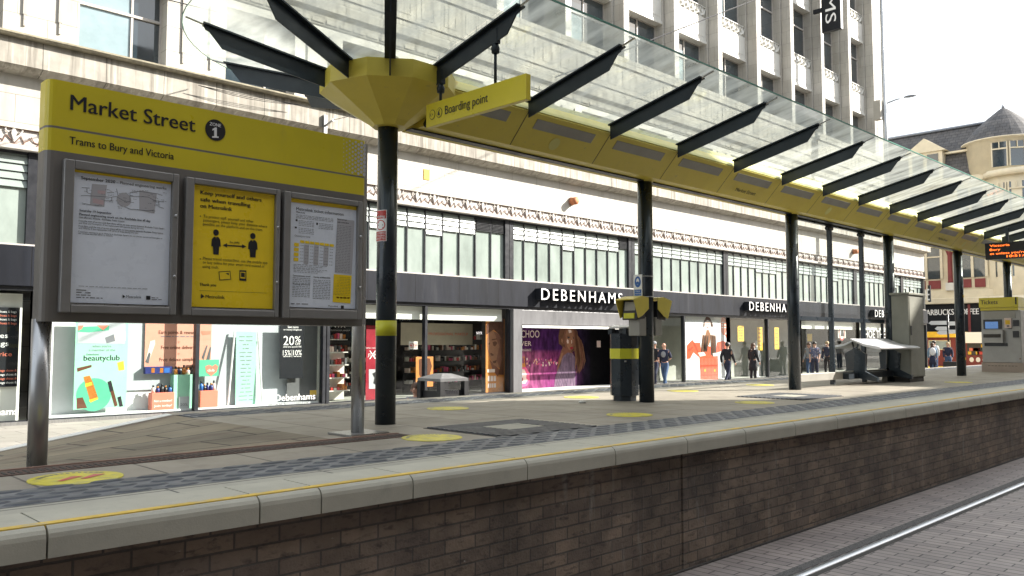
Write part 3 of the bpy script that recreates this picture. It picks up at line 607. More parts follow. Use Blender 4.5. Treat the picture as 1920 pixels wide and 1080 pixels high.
for k in range(6):
    for j in range(7): mb.bars(q(552 + j * 31 - k, 575 + k * 20 + j * 4), q(572 + j * 31 - k, 577 + k * 20 + j * 4), Yp, .8, 2)
for k in range(6): mb.bars(q(508, 692 + k * 9), q(720 - 30 * (k % 3), 712 + k * 9), Yp, .8, 9)
for k in range(12):
    if k != 4: mb.bars(q(502 - k * .3, 780 + k * 10.5), q(614 - k * .4, 788 + k * 10.5), Yp, .9, 6)
    mb.bars(q(633 - k * .3, 793 + k * 10.5), q(742 - k * .3, 802 + k * 10.5), Yp, .9, 6)
    mb.bars(q(765 - k * .4, 775 + k * 10), q(865, 783 + k * 10), Yp, .8, 6)
mb.bars(q(492, 943), q(600, 950), Yp, 1.4, 3); mb.use('ink'); mb.R(*q(521, 408), *q(533, 420), Yp); mb.R(*q(652, 430), *q(662, 444), Yp); mb.R(*q(516, 455), *q(528, 465), Yp)
mb.use('red').bars(q(780, 908), q(862, 914), Yp, 3., 4)
mb.build('notice_print', p3)

# ------------------------------------------------------------------ plates on the posts
def wrap(mb, cx, cy, r):                                # bend a flat plate (x right, z up, y = depth) round a post
    mb.v = [(cx + (r - v[1]) * math.cos(v[0] / r), cy + (r - v[1]) * math.sin(v[0] / r), v[2]) for v in mb.v]; return mb
def grid(mb, x0, x1, z0, z1, y, n=12):
    for i in range(n): a = x0 + (x1 - x0) * i / n; b = x0 + (x1 - x0) * (i + 1) / n; mb.poly([(a, y, z0), (b, y, z0), (b, y, z1), (a, y, z1)])
    return mb
rp = .0885; x0 = rp * math.radians(135); x1 = rp * math.radians(232)
NS = thing('no_smoking_sign', (4.28, 5.8, 1.56), 'curved red and white no smoking sticker on the post beside the station sign', 'sign')
mb = grid(MB('white'), x0, x1, 1.56, 1.83, -.002); wrap(mb, 4.28, 5.9, rp).build('sticker_plate', NS)
w = x1 - x0; mb = MB('red'); grid(mb, x0 + .006, x1 - .006, 1.755, 1.825, -.003); grid(mb, x0 + .006, x1 - .006, 1.565, 1.645, -.003)
xc = x0 + w * .62
for a in range(20):
    t = [2 * PI * (a + d) / 20 for d in (0, 1)]; mb.poly([(xc + q * math.cos(e), -.003, 1.7 + q * math.sin(e)) for q, e in ((.045, t[0]), (.045, t[1]), (.037, t[1]), (.037, t[0]))])
mb.poly([(xc - .03, -.004, 1.724), (xc - .024, -.004, 1.73), (xc + .03, -.004, 1.676), (xc + .024, -.004, 1.67)])
mb.use('ink'); mb.poly([(xc - .025, -.0035, 1.695), (xc + .025, -.0035, 1.695), (xc + .025, -.0035, 1.704), (xc - .025, -.0035, 1.704)])
mb.use('white')
for t, z, h, ww in (('No', 1.795, .022, .4), ('smoking', 1.764, .022, .85), ('INCLUDING', 1.623, .016, .9), ('ELECTRONIC', 1.599, .016, .92), ('CIGARETTES', 1.575, .016, .9)):
    mb.text(t, (x0 + w * .05, -.0045, z), (1, 0, 0), (0, 0, 1), w * ww, h, .015)
wrap(mb, 4.28, 5.9, rp).build('sticker_print', NS)
MS = thing('mask_sign', (7.9, 5.93, 1.2), 'small blue and white face covering sign strapped to the second post', 'sign')
MB('white').box(7.895, 7.903, 5.875, 5.995, 1.2, 1.485).build('sign_plate', MS); Xm = 7.893
mb = MB('blue'); mb.disc((Xm, 5.935, 1.4), UX, UZ, .045, .065); mb.poly([(Xm, 5.985, 1.215), (Xm, 5.885, 1.215), (Xm, 5.885, 1.31), (Xm, 5.985, 1.31)]); mb.use('white'); mb.disc((Xm - .001, 5.935, 1.405), UX, UZ, .021, .037); mb.use('blue').disc((Xm - .002, 5.935, 1.388), UX, UZ, .02, .017)
mb.use('white').text('Face', (Xm - .0015, 5.965, 1.284), UX, UZ, .06, .016); mb.text('coverings', (Xm - .0015, 5.98, 1.257), UX, UZ, .09, .016); mb.text('required', (Xm - .0015, 5.975, 1.23), UX, UZ, .08, .016); mb.build('sign_print', MS)
mb = MB('steel')
for z in (1.22, 1.46): mb.lathe((8.0, 5.9, z), [(.0905, 0), (.0905, .01)], 20); mb.box(7.903, 7.925, 5.9, 5.94, z, z + .01)
mb.build('strap', MS)
# help point
HP = thing('help_point', (8.0, 5.92, .75), 'twin help point with yellow hoods on the second canopy post', 'help point')
def hood(sx, parent):                                   # sx -1 faces back along the platform, +1 onward
    X = lambda d: 8.0 + sx * (.089 + d); y0, y1 = 5.79, 6.06
    B_ = lambda m_, a, b, *k: MB(m_).box(min(X(a), X(b)), max(X(a), X(b)), *k)
    B_('device', .0, .13, 5.83, 5.99, .77, .99).build('back_box', parent, bevel=.008)
    MB('black').prism([(X(.03), y0 + .03, .97), (X(.2), y0 + .03, .95), (X(.17), y0 + .03, 1.18), (X(.03), y0 + .03, 1.18)], (0, y1 - y0 - .06, 0)).build('handset_panel', parent, bevel=.01)
    sl = lambda z: .2 - .03 * (z - .95) / .23
    mb = MB('device'); mb.hexa([(X(sl(1.06) - .01), 5.85, 1.06), (X(sl(1.06) + .006), 5.85, 1.06), (X(sl(1.06) + .006), 6.0, 1.06), (X(sl(1.06) - .01), 6.0, 1.06), (X(sl(1.16) - .01), 5.85, 1.16), (X(sl(1.16) + .006), 5.85, 1.16), (X(sl(1.16) + .006), 6.0, 1.16), (X(sl(1.16) - .01), 6.0, 1.16)]); mb.build('handset', parent)
    B_('band_yellow', .18, .205, 5.85, 6.0, .97, 1.03).build('call_button_plate', parent)
    mb = MB('beam_yellow'); mb.prism([(X(0), y0, 1.2), (X(.12), y0, 1.215), (X(.29), y0, 1.175), (X(.29), y0, 1.187), (X(.12), y0, 1.228), (X(0), y0, 1.213)], (0, y1 - y0, 0))
    for y in (y0, y1 - .01): mb.prism([(X(0), y, 1.2), (X(.12), y, 1.216), (X(.285), y, 1.177), (X(.2), y, .97), (X(.12), y, 1.0), (X(0), y, 1.08)], (0, .01, 0))
    mb.build('yellow_hood', parent, bevel=.006)
hood(-1, HP); hood(1, HP)
# bin
BN = thing('litter_bin', (8.03, 6.25, 0), 'navy octagonal litter bin with yellow band beside the second post', 'bin')
c = (8.03, 6.25, 0)
MB('navy').lathe(c, [(.145, 0), (.145, .06), (.175, .065), (.175, .8), (.12, .8)], 8, PI / 8, smooth=False).build('bin_body', BN)
MB('band_yellow').lathe(c, [(.1775, .5), (.1775, .62)], 8, PI / 8, smooth=False).build('yellow_band', BN)
MB('white_bench').lathe(c, [(.185, .86), (.19, .875), (.12, .9)], 8, PI / 8, smooth=False).build('bin_lid', BN)
mb = MB('navy')
for k in range(4): a = PI / 4 + k * PI / 2; mb.box(c[0] + .15 * math.cos(a) - .03, c[0] + .15 * math.cos(a) + .03, c[1] + .15 * math.sin(a) - .03, c[1] + .15 * math.sin(a) + .03, .79, .862)
mb.build('lid_support', BN); MB('steel').lathe((c[0] - .13, c[1] - .12, .46), [(.012, 0), (.012, .02)], 8).build('lock', BN)
# wind screen
WS = thing('wind_screen', (13.4, 5.98, 0), 'glazed wind screen with navy frame between canopy posts behind the perch seat', 'screen')
for a, b in ((11.73, 13.05), (13.12, 14.26), (14.33, 15.12)):
    for z0_, z1_ in ((.24, 1.02), (1.1, 2.58)): MB('screen_glass').poly([(a, 6.0, z0_), (b, 6.0, z0_), (b, 6.0, z1_), (a, 6.0, z1_)]).build('glass_pane', WS)
for x in (13.085, 14.295): 
    MB('navy').box(x - .03, x + .03, 5.965, 6.035, .02, 2.6).build('mullion', WS, bevel=.006)
    mb = MB('black').box(x - .09, x + .09, 5.96, 6.04, 2.5, 2.56); mb.build('clamp', WS, bevel=.02)
MB('navy').box(11.7, 15.14, 5.975, 6.025, 1.03, 1.09).build('rail', WS); MB('navy').box(11.7, 15.14, 5.975, 6.025, 2.56, 2.6).build('head_rail', WS)
MB('device').box(11.72, 15.1, 5.93, 6.05, .1, .22).build('kick_plate', WS, bevel=.008)
# perch seats
def perch(yf, yb, label, dx=0.):
    t = thing('perch_seat', (14.4, (yf + yb) / 2, 0), label, 'seat', 'perch seats at the wind screen'); s = 1 if yb > yf else -1
    for k in range(3):
        xa = 13.6 + dx + k * .56; pr = [(yf, .6), (yf + s * .03, .575), (yf + s * .3, .63), (yb, .735), (yb, .755), (yf + s * .28, .665), (yf + s * .05, .625)]
        MB('white_bench').prism([(xa, y, z) for y, z in pr], (.552, 0, 0)).build('seat_slab', t, bevel=.006)
    for x in (13.65 + dx, 15.1 + dx):
        pr = [(yb, .7), (yb - s * .02, .62), (yf + s * .28, .5), (yf + s * .3, .22), (yf + s * .1, .12), (yf + s * .1, .06), (yb - s * .02, .12), (yb - s * .05, .5)]
        MB('navy').prism([(x, y, z) for y, z in pr], (.07, 0, 0)).build('bracket', t)
    MB('rib').box(13.3 + dx, 15.25 + dx, min(yb, yb - s * .1), max(yb, yb - s * .1), .1, .2).build('base_beam', t, bevel=.006)
    MB('device').lathe((14.85 + dx, yb - s * .05, 0), [(.04, 0), (.035, .1)], 10).build('foot', t)
perch(5.42, 5.93, 'pale perch seat on dark brackets on the near side of the wind screen'); perch(6.6, 6.09, 'perch seat seen through the glass on far side of the wind screen', .62)
# cabinet
CB = thing('equipment_cabinet', (15.45, 5.72, 0), 'tall grey steel equipment cabinet beside the perch seat', 'cabinet')
MB('cabinet').box(15.12, 15.82, 5.55, 5.84, .09, 1.52).build('cabinet_body', CB, bevel=.006); MB('cabinet').box(15.08, 15.86, 5.52, 5.86, 1.522, 1.56).build('cabinet_top', CB, bevel=.006)
MB('joint').box(15.15, 15.8, 5.57, 5.83, 0, .09).build('plinth', CB); d = MB('cabinet').box(15.15, 15.79, 5.542, 5.552, .12, 1.49).build('door', CB); MB('black').box(15.17, 15.2, 5.53, 5.5415, .82, .98).build('handle', d)
# ticket machine
TM = thing('ticket_machine', (21.9, 5.95, 0), 'grey ticket vending machine with yellow header on the platform', 'ticket machine')
XF = 21.75
MB('tvm').box(XF, XF + .5, 5.52, 6.34, .22, 1.43).build('machine_body', TM, bevel=.01); MB('tvmbase').box(XF - .01, XF + .52, 5.5, 6.36, 0, .218).build('plinth', TM)
h = MB('signyellow').box(XF - .06, XF + .5, 5.54, 6.36, 1.5, 1.73).build('header', TM, bevel=.006); MB('signyellow').box(XF - .03, XF + .5, 5.55, 6.34, 1.432, 1.498).build('header_strip', TM)
mb = MB('ink'); mb.text('Tickets', (XF - .063, 6.32, 1.58), UX, UZ, .36, .095, .014); mb.box(XF - .064, XF - .061, 5.57, 5.6, 1.56, 1.72); mb.build('header_lettering', h)
def fb(y0, y1, z0, z1, m, name, d=.012, parent=TM): return MB(m).box(XF - d, XF + .01, y0, y1, z0, z1).build(name, parent)
fb(5.62, 6.27, 1.24, 1.4, 'device', 'notice_window'); fb(5.9, 6.29, 1.0, 1.22, 'black', 'screen_surround', .02); fb(5.98, 6.25, 1.01, 1.17, 'screen', 'screen', .026)
cp = fb(5.7, 5.84, 1.02, 1.25, 'palepink', 'card_panel', .05); mb = MB('bannery').box(XF - .053, XF - .0505, 5.72, 5.82, 1.1, 1.2); mb.build('card_label', cp); MB('black').box(XF - .054, XF - .0505, 5.74, 5.79, 1.05, 1.08).build('card_slot', cp)
fb(5.55, 5.67, 1.06, 1.2, 'black', 'coin_slot', .02); fb(5.86, 6.3, .68, .97, 'tvm', 'shelf', .14); fb(5.9, 6.26, .8, .88, 'joint', 'ticket_tray', .15); fb(5.8, 6.28, .6, .67, 'black', 'tray_painted_shade', .02); fb(5.56, 5.68, .8, .95, 'black', 'change_tray', .03); fb(5.7, 5.78, 1.0, 1.01, 'black', 'card_reader', .03)  # black strip below the shelf colours in the shade under it
mb = MB('joint')
for k in range(9): mb.box(XF - .014, XF - .0105, 6.22 - k * .07 - .045, 6.22 - k * .07, .14, .15)
mb.build('vent_slot', TM)
fb(5.54, 5.57, .3, .33, 'rust', 'rust_spot', .003)
# LED display
LD = thing('departure_display', (18.85, 4.75, 2.37), 'black hanging departure display with orange dot text', 'display')
MB('black').box(18.83, 19.0, 4.1, 5.37, 2.37, 2.71).build('display_case', LD, bevel=.006)
mb = MB('led')
for t, y, z, w_, b in (('Victoria', 5.28, 2.625, .36, 0), ('Bury', 5.28, 2.545, .19, 0), ("et unless you're exempt", 5.28, 2.465, .98, 0), ('10:51:09', 4.98, 2.395, .42, .01)): mb.text(t, (18.826, y, z), UX, UZ, w_, .045, b)
mb.build('led_text', LD)
for y in (4.95, 4.4): MB('rib').box(18.87, 18.93, y, y + .05, 2.71, 3.02).build('hanger', LD)

# ================================================================== DEPARTMENT STORE
DS = thing('department_store', (20, 19.3, Zg), 'white tiled department store with dark shop fascia and tall ribbed upper windows', 'building')
XA, XB = -16, 55.4; YF = 19.3
bays = [-14.9, -8.2, -1.55, 5.1, 12.05, 18.95, 25.45, 32.15, 38.7, 45.4, 52.0, XB]
MB('facade').box(XA, XB, YF, 19.9, 5.1, 6.32).build('wall', DS)
MB('ledge').box(XA, XB + .3, 18.98, 19.9, 6.33, 6.88).build('ledge', DS, bevel=.01)
MB('ledge').prism([(XA, y, z) for y, z in ((19.3, 6.21), (19.12, 6.25), (18.94, 6.329), (19.3, 6.329))], (XB - XA, 0, 0)).build('ledge_moulding', DS)
MB('drip').prism([(XA, y, z) for y, z in ((18.86, 6.882), (18.82, 6.93), (18.86, 6.98), (19.5, 7.03), (19.5, 6.882))], (XB - XA, 0, 0)).build('drip_course', DS)
# first floor
wc = [6.75 + 3.36 * k for k in range(-7, 13)]
mb = MB('facade'); e = XA; 
for c_ in wc:
    a, b = c_ - .95, c_ + .95
    if a > e: mb.box(e, a, 19.4, 20.4, 7.0, 9.2)
    mb.box(a, b, 19.4, 20.4, 7.0, 7.06); mb.box(a, b, 19.4, 20.4, 9.0, 9.2); e = b
mb.box(e, 50.2, 19.4, 20.4, 7.0, 9.2); mb.build('upper_wall', DS)
for c_ in wc:
    mb = MB('pier'); a, b = c_ - 1.34, c_ + 1.34
    if c_ < 0: continue
    for s, x in ((-1, a), (1, b)):
        mb = MB('pier'); mb.box(x - .035, x + .035, 19.36, 19.399, 7.55, 9.0); mb.box(x + s * -.0 - .02, x + .02 - s * .0, 19.365, 19.3995, 7.3, 7.55); mb.build('wall_moulding', DS)
def window(x0, x1, z0, z1, y, mull, trans, parent=DS, painted_reflection=None):
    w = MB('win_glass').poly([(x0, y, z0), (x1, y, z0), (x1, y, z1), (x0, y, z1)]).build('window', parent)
    f = MB('ironwhite'); t = .035
    f.box(x0, x0 + t, y - .05, y + .02, z0, z1); f.box(x1 - t, x1, y - .05, y + .02, z0, z1); f.box(x0 + t, x1 - t, y - .05, y + .02, z0, z0 + t); f.box(x0 + t, x1 - t, y - .05, y + .02, z1 - t, z1)
    for m_ in mull: f.box(m_ - .025, m_ + .025, y - .045, y + .02, z0 + t, z1 - t)
    for tz in trans: f.box(x0 + t, x1 - t, y - .06, y + .02, tz - .03, tz + .03)
    f.build('frame', w)
    if painted_reflection:
        xa, xb, za, zb = painted_reflection; MB('painted_reflection').poly([(xa, y - .012, za), (xb, y - .012, za), (xb, y - .012, zb), (xa, y - .012, zb)]).build('painted_reflection', w)  # pale sheet before the glass paints in the reflected sky
    return w
rnd = random.Random(11)
for i, c_ in enumerate(wc):
    if c_ < 0: continue
    a, b = c_ - .95, c_ + .95; m_ = c_ + .28
    refl = (a + .04, m_ - .03, 7.1, 8.96) if i % 3 == 1 else (a + .04, b - .04, 7.1, 7.1 + rnd.uniform(.5, 1.7)) if i % 2 else None
    window(a, b, 7.06, 9.0, 19.78, [m_], [8.25], painted_reflection=refl)
MB('ledge').prism([(XA, y, z) for y, z in ((19.42, 9.2), (19.38, 9.24), (19.33, 9.5), (19.22, 9.62), (19.2, 9.85), (19.24, 9.9), (19.5, 9.95), (20.4, 9.95), (20.4, 9.2))], (50.2 - XA, 0, 0)).build('cornice', DS)
mb = MB('ledge')
for k in range(150): x = XA + .25 + k * .44; mb.box(x, x + .36, 19.345, 19.37, 9.3, 9.46) if x < 50 else None
mb.build('dentil_course', DS)
MB('ledge').box(XA, 50.2, 19.32, 20.4, 9.95, 11.3).build('parapet_band', DS)
mb = MB('ledge'); mb.box(XA, 50.2, 19.28, 19.319, 10.12, 10.17); mb.box(XA, 50.2, 19.26, 19.319, 11.12, 11.299)
for k in range(76):
    x = XA + .4 + k * .88
    if x > 49.5: break
    mb.box(x, x + .5, 19.31, 19.3195, 10.32, 10.37); mb.box(x, x + .05, 19.31, 19.3195, 10.37, 10.98); mb.box(x + .45, x + .5, 19.31, 19.3195, 10.37, 10.7)
mb.build('relief_panel', DS)
MB('ledge').box(XA, 50.2, 19.26, 20.4, 11.302, 11.48).build('sill_course', DS, bevel=.015)
TZ = 27
pk = [24.95 + 3.345 * k for k in range(-6, 8)]
for x in pk:
    mb = MB('pier'); mb.box(x, x + .34, YF, 19.78, 11.48, TZ); mb.box(x - .1, x + .5, 19.78, 20.4, 11.48, TZ); mb.build('pier', DS, bevel=.02)
MB('facade').box(48.75, 50.2, YF, 20.4, 11.48, TZ).build('corner_pier', DS)
MB('facade').prism([(50.2, YF, 7.0), (54.6, 23.6, 7.0), (54.6, 40, 7.0), (XA, 40, 7.0), (XA, 20.7, 7.0), (50.2, 20.7, 7.0)], (0, 0, 20)).build('corner_wall', DS)
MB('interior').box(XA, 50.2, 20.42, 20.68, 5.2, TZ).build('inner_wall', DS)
MB('facade').prism([(XB, YF, Zg), (XB + 3.2, YF + 3.4, Zg), (XB + 3.2, 40, Zg), (XA, 40, Zg), (XA, 24.2, Zg), (XB, 24.2, Zg)], (0, 0, 7.85)).build('rear_wall', DS)
for i, x in enumerate(pk[:-1] + [pk[-1]]):
    if x < 8: continue
    a, b = x + .5, x + 3.345 - .1
    if b > 48.75: b = 48.75
    if a > 48.4: continue
    for z0_, z1_ in ((13.82, 15.5), (18.1, 19.8), (22.4, 24.1)):
        sp = MB('spandrel'); sp.box(a, b, 19.85, 20.4, z0_, z0_ + 1.18); sp.box(a, b, 19.9, 20.4, z0_ + 1.181, z1_)
        sp.box(a + .12, b - .12, 19.838, 19.8495, z0_ + .3, z0_ + 1.1); sp.box(a, b, 19.82, 19.8495, z0_, z0_ + .12)
        s_ = sp.build('spandrel', DS)
        o_ = MB('spandrel'); n = 7; w = (b - a) / n
        for k in range(n):
            xa = a + k * w; o_.prism([(xa + .03, 19.88, z0_ + 1.22), (xa + w * .5, 19.8, z0_ + 1.3), (xa + w - .03, 19.88, z0_ + 1.22), (xa + w * .72, 19.88, z0_ + 1.55), (xa + w * .5, 19.84, z0_ + 1.66), (xa + w * .28, 19.88, z0_ + 1.55)], (0, .06, 0))
            o_.tube([(xa, 19.87, z0_ + 1.62), (xa + w * .25, 19.85, z0_ + 1.4), (xa + w * .5, 19.87, z0_ + 1.24), (xa + w * .75, 19.85, z0_ + 1.4), (xa + w, 19.87, z0_ + 1.62)], .025, 4)
        o_.box(a, b, 19.84, 19.9, z1_ - .03, z1_); o_.build('ornament', s_)
    for z0_, z1_, tz in ((11.48, 13.82, 13.0), (15.5, 18.1, 17.2), (19.8, 22.4, 21.5)):
        m_ = a + (b - a) * .55; refl = None
        if z0_ < 12: refl = (a, m_, z0_, z0_ + rnd.uniform(.6, 2.2)) if rnd.random() < .75 else None
        elif rnd.random() < .6: refl = (a, m_ - rnd.uniform(0, .5), z0_, z1_ - rnd.uniform(0, .9))
        window(a, b, z0_, z1_, 20.22, [m_], [tz], painted_reflection=refl)
# ironwork frieze
F = MB('ironwhite').box(XA, XB, 19.36, 19.9, 4.76, 5.1).build('ornamental_frieze', DS)
mb = MB('rust'); mb2 = MB('ironwhite'); x = XA + .3
while x < XB - .3:
    y = 19.335
    mb2.tube([(x - .12, y, 5.12), (x - .16, y, 5.06), (x - .11, y - .01, 5.0), (x - .05, y, 5.05), (x, y, 4.82)], .018, 5); mb2.tube([(x + .12, y, 5.12), (x + .16, y, 5.06), (x + .11, y - .01, 5.0), (x + .05, y, 5.05), (x, y, 4.82)], .018, 5)
    mb2.prism([(x - .05, y - .02, 4.98), (x, y - .02, 4.84), (x + .05, y - .02, 4.98), (x, y - .02, 5.2)], (0, .03, 0))
    mb.tube([(x - .2, y + .01, 4.8), (x - .14, y + .01, 4.95), (x + .02, y + .01, 4.79), (x + .14, y + .01, 4.95), (x + .2, y + .01, 4.8)], .012, 4)
    mb.tube([(x + .2, y + .01, 4.84), (x + .3, y + .01, 4.9), (x + .32, y, 4.96), (x + .38, y + .01, 4.86), (x + .45, y + .01, 4.84)], .012, 4)
    x += .655
mb.box(XA, XB, 19.33, 19.359, 5.085, 5.11); mb.box(XA, XB, 19.335, 19.359, 4.765, 4.78)
mb2.build('scrollwork', F); mb.build('rusty_scroll', F)
MB('ironwhite').box(XA, XB, 19.25, 19.9, 4.66, 4.755).build('frieze_rail', DS, bevel=.01)
# clerestory band
for a, b in zip(bays, bays[1:]):
    if b < 0: continue
    w = MB('green_glass').poly([(a, 19.5, 2.72), (b, 19.5, 2.72), (b, 19.5, 4.66), (a, 19.5, 4.66)]).build('clerestory_window', DS)
    f = MB('frame_dark'); n = max(1, round((b - a - .2) / .655)); st = (b - a - .2) / n
    for k in range(n + 1): x = a + .1 + k * st; wd = .09 if k in (0, n) else .019; f.box(x - wd, x + wd, 19.4 if wd > .05 else 19.455, 19.52, 2.72, 4.66)
    f.box(a, b, 19.44, 19.52, 4.6, 4.658); f.build('mullion_frame', w)
    l = MB('louvre_glass'); rn = random.Random(int(a * 10))
    for k in range(n):
        xa = a + .1 + k * st + .034; xb = xa + st - .068; nn = 3 if rn.random() < .8 else 4
        if a > 10 and k == n - 1 and b < 26 or (a > 10 and k == n - 2 and b < 20):
            for j in range(9): f_ = l.use('frame_dark').box(xa, xb, 19.44, 19.49, 4.2 + j * .045, 4.22 + j * .045)
            l.use('louvre_glass'); continue
        for j in range(nn): z = 4.55 - j * .165; l.hexa([(xa, 19.44, z - .15), (xb, 19.44, z - .15), (xb, 19.455, z - .15), (xa, 19.455, z - .15), (xa, 19.475, z), (xb, 19.475, z), (xb, 19.49, z), (xa, 19.49, z)])
    l.build('louvre', w)
    MB('ironwhite').box(a, b, 19.3, 19.52, 2.675, 2.715).build('sill', w)
MB('fascia').box(XA, XB, 19.18, 19.9, 1.84, 2.67).build('fascia', DS, bevel=.01); MB('frame_dark').box(XA, XB, 19.26, 19.9, 1.755, 1.838).build('fascia_lip', DS)
# interiors
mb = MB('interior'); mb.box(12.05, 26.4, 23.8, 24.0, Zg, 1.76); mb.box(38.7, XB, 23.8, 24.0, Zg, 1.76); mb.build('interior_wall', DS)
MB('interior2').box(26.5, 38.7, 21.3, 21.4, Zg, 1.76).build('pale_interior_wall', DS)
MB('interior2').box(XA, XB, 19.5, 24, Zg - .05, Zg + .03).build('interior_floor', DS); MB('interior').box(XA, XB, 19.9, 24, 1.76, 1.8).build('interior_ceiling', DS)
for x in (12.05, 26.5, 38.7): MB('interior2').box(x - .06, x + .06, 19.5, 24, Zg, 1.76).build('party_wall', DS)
def shopwin(a, b, splits, z0=-.9):
    w = thing('shop_window', (a, YF, Zg), None, None); adopt(w, DS)
    f = MB('frame_dark')
    e = [a] + splits + [b]
    for x in e: f.box(x - .045, x + .045, 19.27, 19.42, Zg, 1.754)
    f.box(a, b, 19.3, 19.42, Zg, z0 + .0); f.build('frame', w)
    for x, y in zip(e, e[1:]): MB('shop_glass').poly([(x + .046, 19.36, z0), (y - .046, 19.36, z0), (y - .046, 19.36, 1.75), (x + .046, 19.36, 1.75)]).build('pane', w)
    MB('steel').box(a, b, 19.2, 19.299, Zg, Zg + .07).build('sill', w)
    return w
sw = {}
for a, b, sp in ((-1.55, 5.1, [1.8]), (5.1, 12.0, [8.57]), (12.12, 18.85, [15.42]), (26.5, 32.15, [28.72]), (32.15, 38.7, [35.5]), (38.7, 45.4, [42.05]), (45.4, 52.0, [48.7]), (52.0, XB, [])): sw[round(a)] = shopwin(a, b, sp)
for a, b in ((12.2, 18.7), (38.9, 45.2), (45.6, 51.8)):
    w = MB('strip').box(a, b, 19.5, 19.6, 1.36, 1.74).build('bulkhead', DS)
MB('shutter').box(18.86, 19.25, 19.12, 19.45, Zg, 1.754).build('pilaster', DS); MB('fascia').box(26.3, 26.45, 19.2, 21.0, Zg, 1.754).build('door_pilaster', DS); MB('shutter').box(19.19, 19.25, 19.451, 21.0, Zg, 1.754).build('door_reveal', DS)
d = MB('shutter').box(19.252, 26.298, 19.24, 21.0, 1.262, 1.752).build('shutter_box', DS, bevel=.02); MB('strip').box(19.25, 26.25, 19.1, 19.22, 1.16, 1.24).build('light_tube', d)
MB('strip').box(19.2, 26.3, 19.21, 21.0, Zg, Zg + .034).build('threshold', DS)
# bay B display walls
MB('backdrop').box(5.25, 8.6, 19.78, 19.84, Zg + .04, 1.7).build('display_backdrop', DS); MB('backgrey').box(8.7, 11.9, 19.76, 19.82, Zg + .04, 1.7).build('display_backdrop', DS); MB('backgrey').box(6.9, 8.6, 19.73, 19.77, -.4, 1.7).build('display_backdrop', DS)
MB('backdrop').box(5.2, 11.95, 19.45, 19.72, Zg + .03, -.86).build('display_plinth', DS); MB('backgrey').box(-1.4, 5.0, 20.3, 20.4, Zg, 1.7).build('display_backdrop', DS); MB('strip').box(4.4, 4.95, 19.6, 20.3, Zg, 1.7).build('display_side_panel', DS)

# ------------------------------------------------------------------ store lettering
def letters(t, x0, x1, z, cap, label, y=19.18):
    o = thing('store_sign', (x0, y, z), label, 'sign', 'raised store name signs')
    MB('white').text(t, (x0, y - .265, z), (1, 0, 0), (0, 0, 1), x1 - x0, cap, 0, .006, 1.3).build('lettering', o)
    MB('frame_dark').text(t, (x0, y - .132, z), (1, 0, 0), (0, 0, 1), x1 - x0, cap, 0, .125, 1.3).build('letter_sides', o)
    MB('frame_dark').box(x0, x1, y - .02, y - .001, z + cap * .1, z + cap * .25).build('fixing_bar', o)
a = at(1009.5, 562, Y=19.05); b = at(1161.5, 570, Y=19.05); zc = (a.z + b.z) / 2; cp_ = at(1009.5, 540.5, Y=19.05).z - a.z
letters('DEBENHAMS', a.x, b.x, zc, cp_, 'white raised store name over the shuttered purple doorway')
a2 = at(1400, 581.5, Y=19.05); letters('DEBENHAMS', a2.x, a2.x + (b.x - a.x), zc, cp_, 'white raised store name cut off by the third canopy post')
a3 = at(1636, 585, Y=19.05); letters('DEBENHAMS', a3.x, a3.x + (b.x - a.x) * .95, zc, cp_, 'most distant raised store name, seen through the wind screen')
CS = thing('corner_sign', (55.6, 18.9, 2.4), 'projecting dark store sign with white letters at the building corner', 'sign')
ya, yc = at(1728, 550, X=55.6), at(1745, 563, X=55.6)
MB('frame_dark').box(55.6, 55.7, yc.y, 19.2, yc.z - .1, yc.z + .95).build('sign_board', CS); MB('white').text('DE', (55.59, ya.y - .05, yc.z), UX, UZ, ya.y - yc.y - .1, .72, .02).build('lettering', CS)
VS = thing('hanging_sign', (41, 18.6, 14.5), 'navy vertical banner sign with sideways white lettering high on the tower', 'sign')
l = at(1541, 60, X=41); r_ = at(1576, 54, X=41)
MB('darkposter').box(41, 41.25, r_.y, l.y, l.z - .05, 26).build('sign_board', VS); MB('white').box(41.02, 41.23, r_.y - .03, r_.y - .002, l.z - .05, 26).build('edge_strip', VS)
MB('white').text('DEBENHAMS', (40.985, r_.y + (l.y - r_.y) * .78, l.z + 7.2 + .35), (0, 0, -1), (0, -1, 0), 7.2, (l.y - r_.y) * .56, .0).build('lettering', VS)
MB('darkposter').box(41.05, 41.2, l.y, 19.4, l.z + 1.1, l.z + 1.3).build('bracket', VS)
for px, py, lab in ((1070, 378, 'short terracotta pipe stub sticking out of white wall above the shuttered doorway'), (1599, 472, 'terracotta pipe stub on the white wall seen above the wind screen')):
    c = at(px, py, Y=YF); t = thing('pipe_stub', c, lab, 'pipe', 'pipe stubs on the store wall')
    MB('terracotta').tube([(c.x, YF + .02, c.z), (c.x, YF - .27, c.z)], .13, 18).build('pipe', t); MB('rust').tube([(c.x, YF - .02, c.z), (c.x, YF - .06, c.z)], .15, 18).build('collar', t)
c = at(800, 327, Y=YF); MB('bannery').box(c.x - .12, c.x + .1, YF - .02, YF - .002, c.z - .16, c.z + .14).build('wall_notice', label='small yellow notice fixed to the white wall right of the first post', cat='notice')
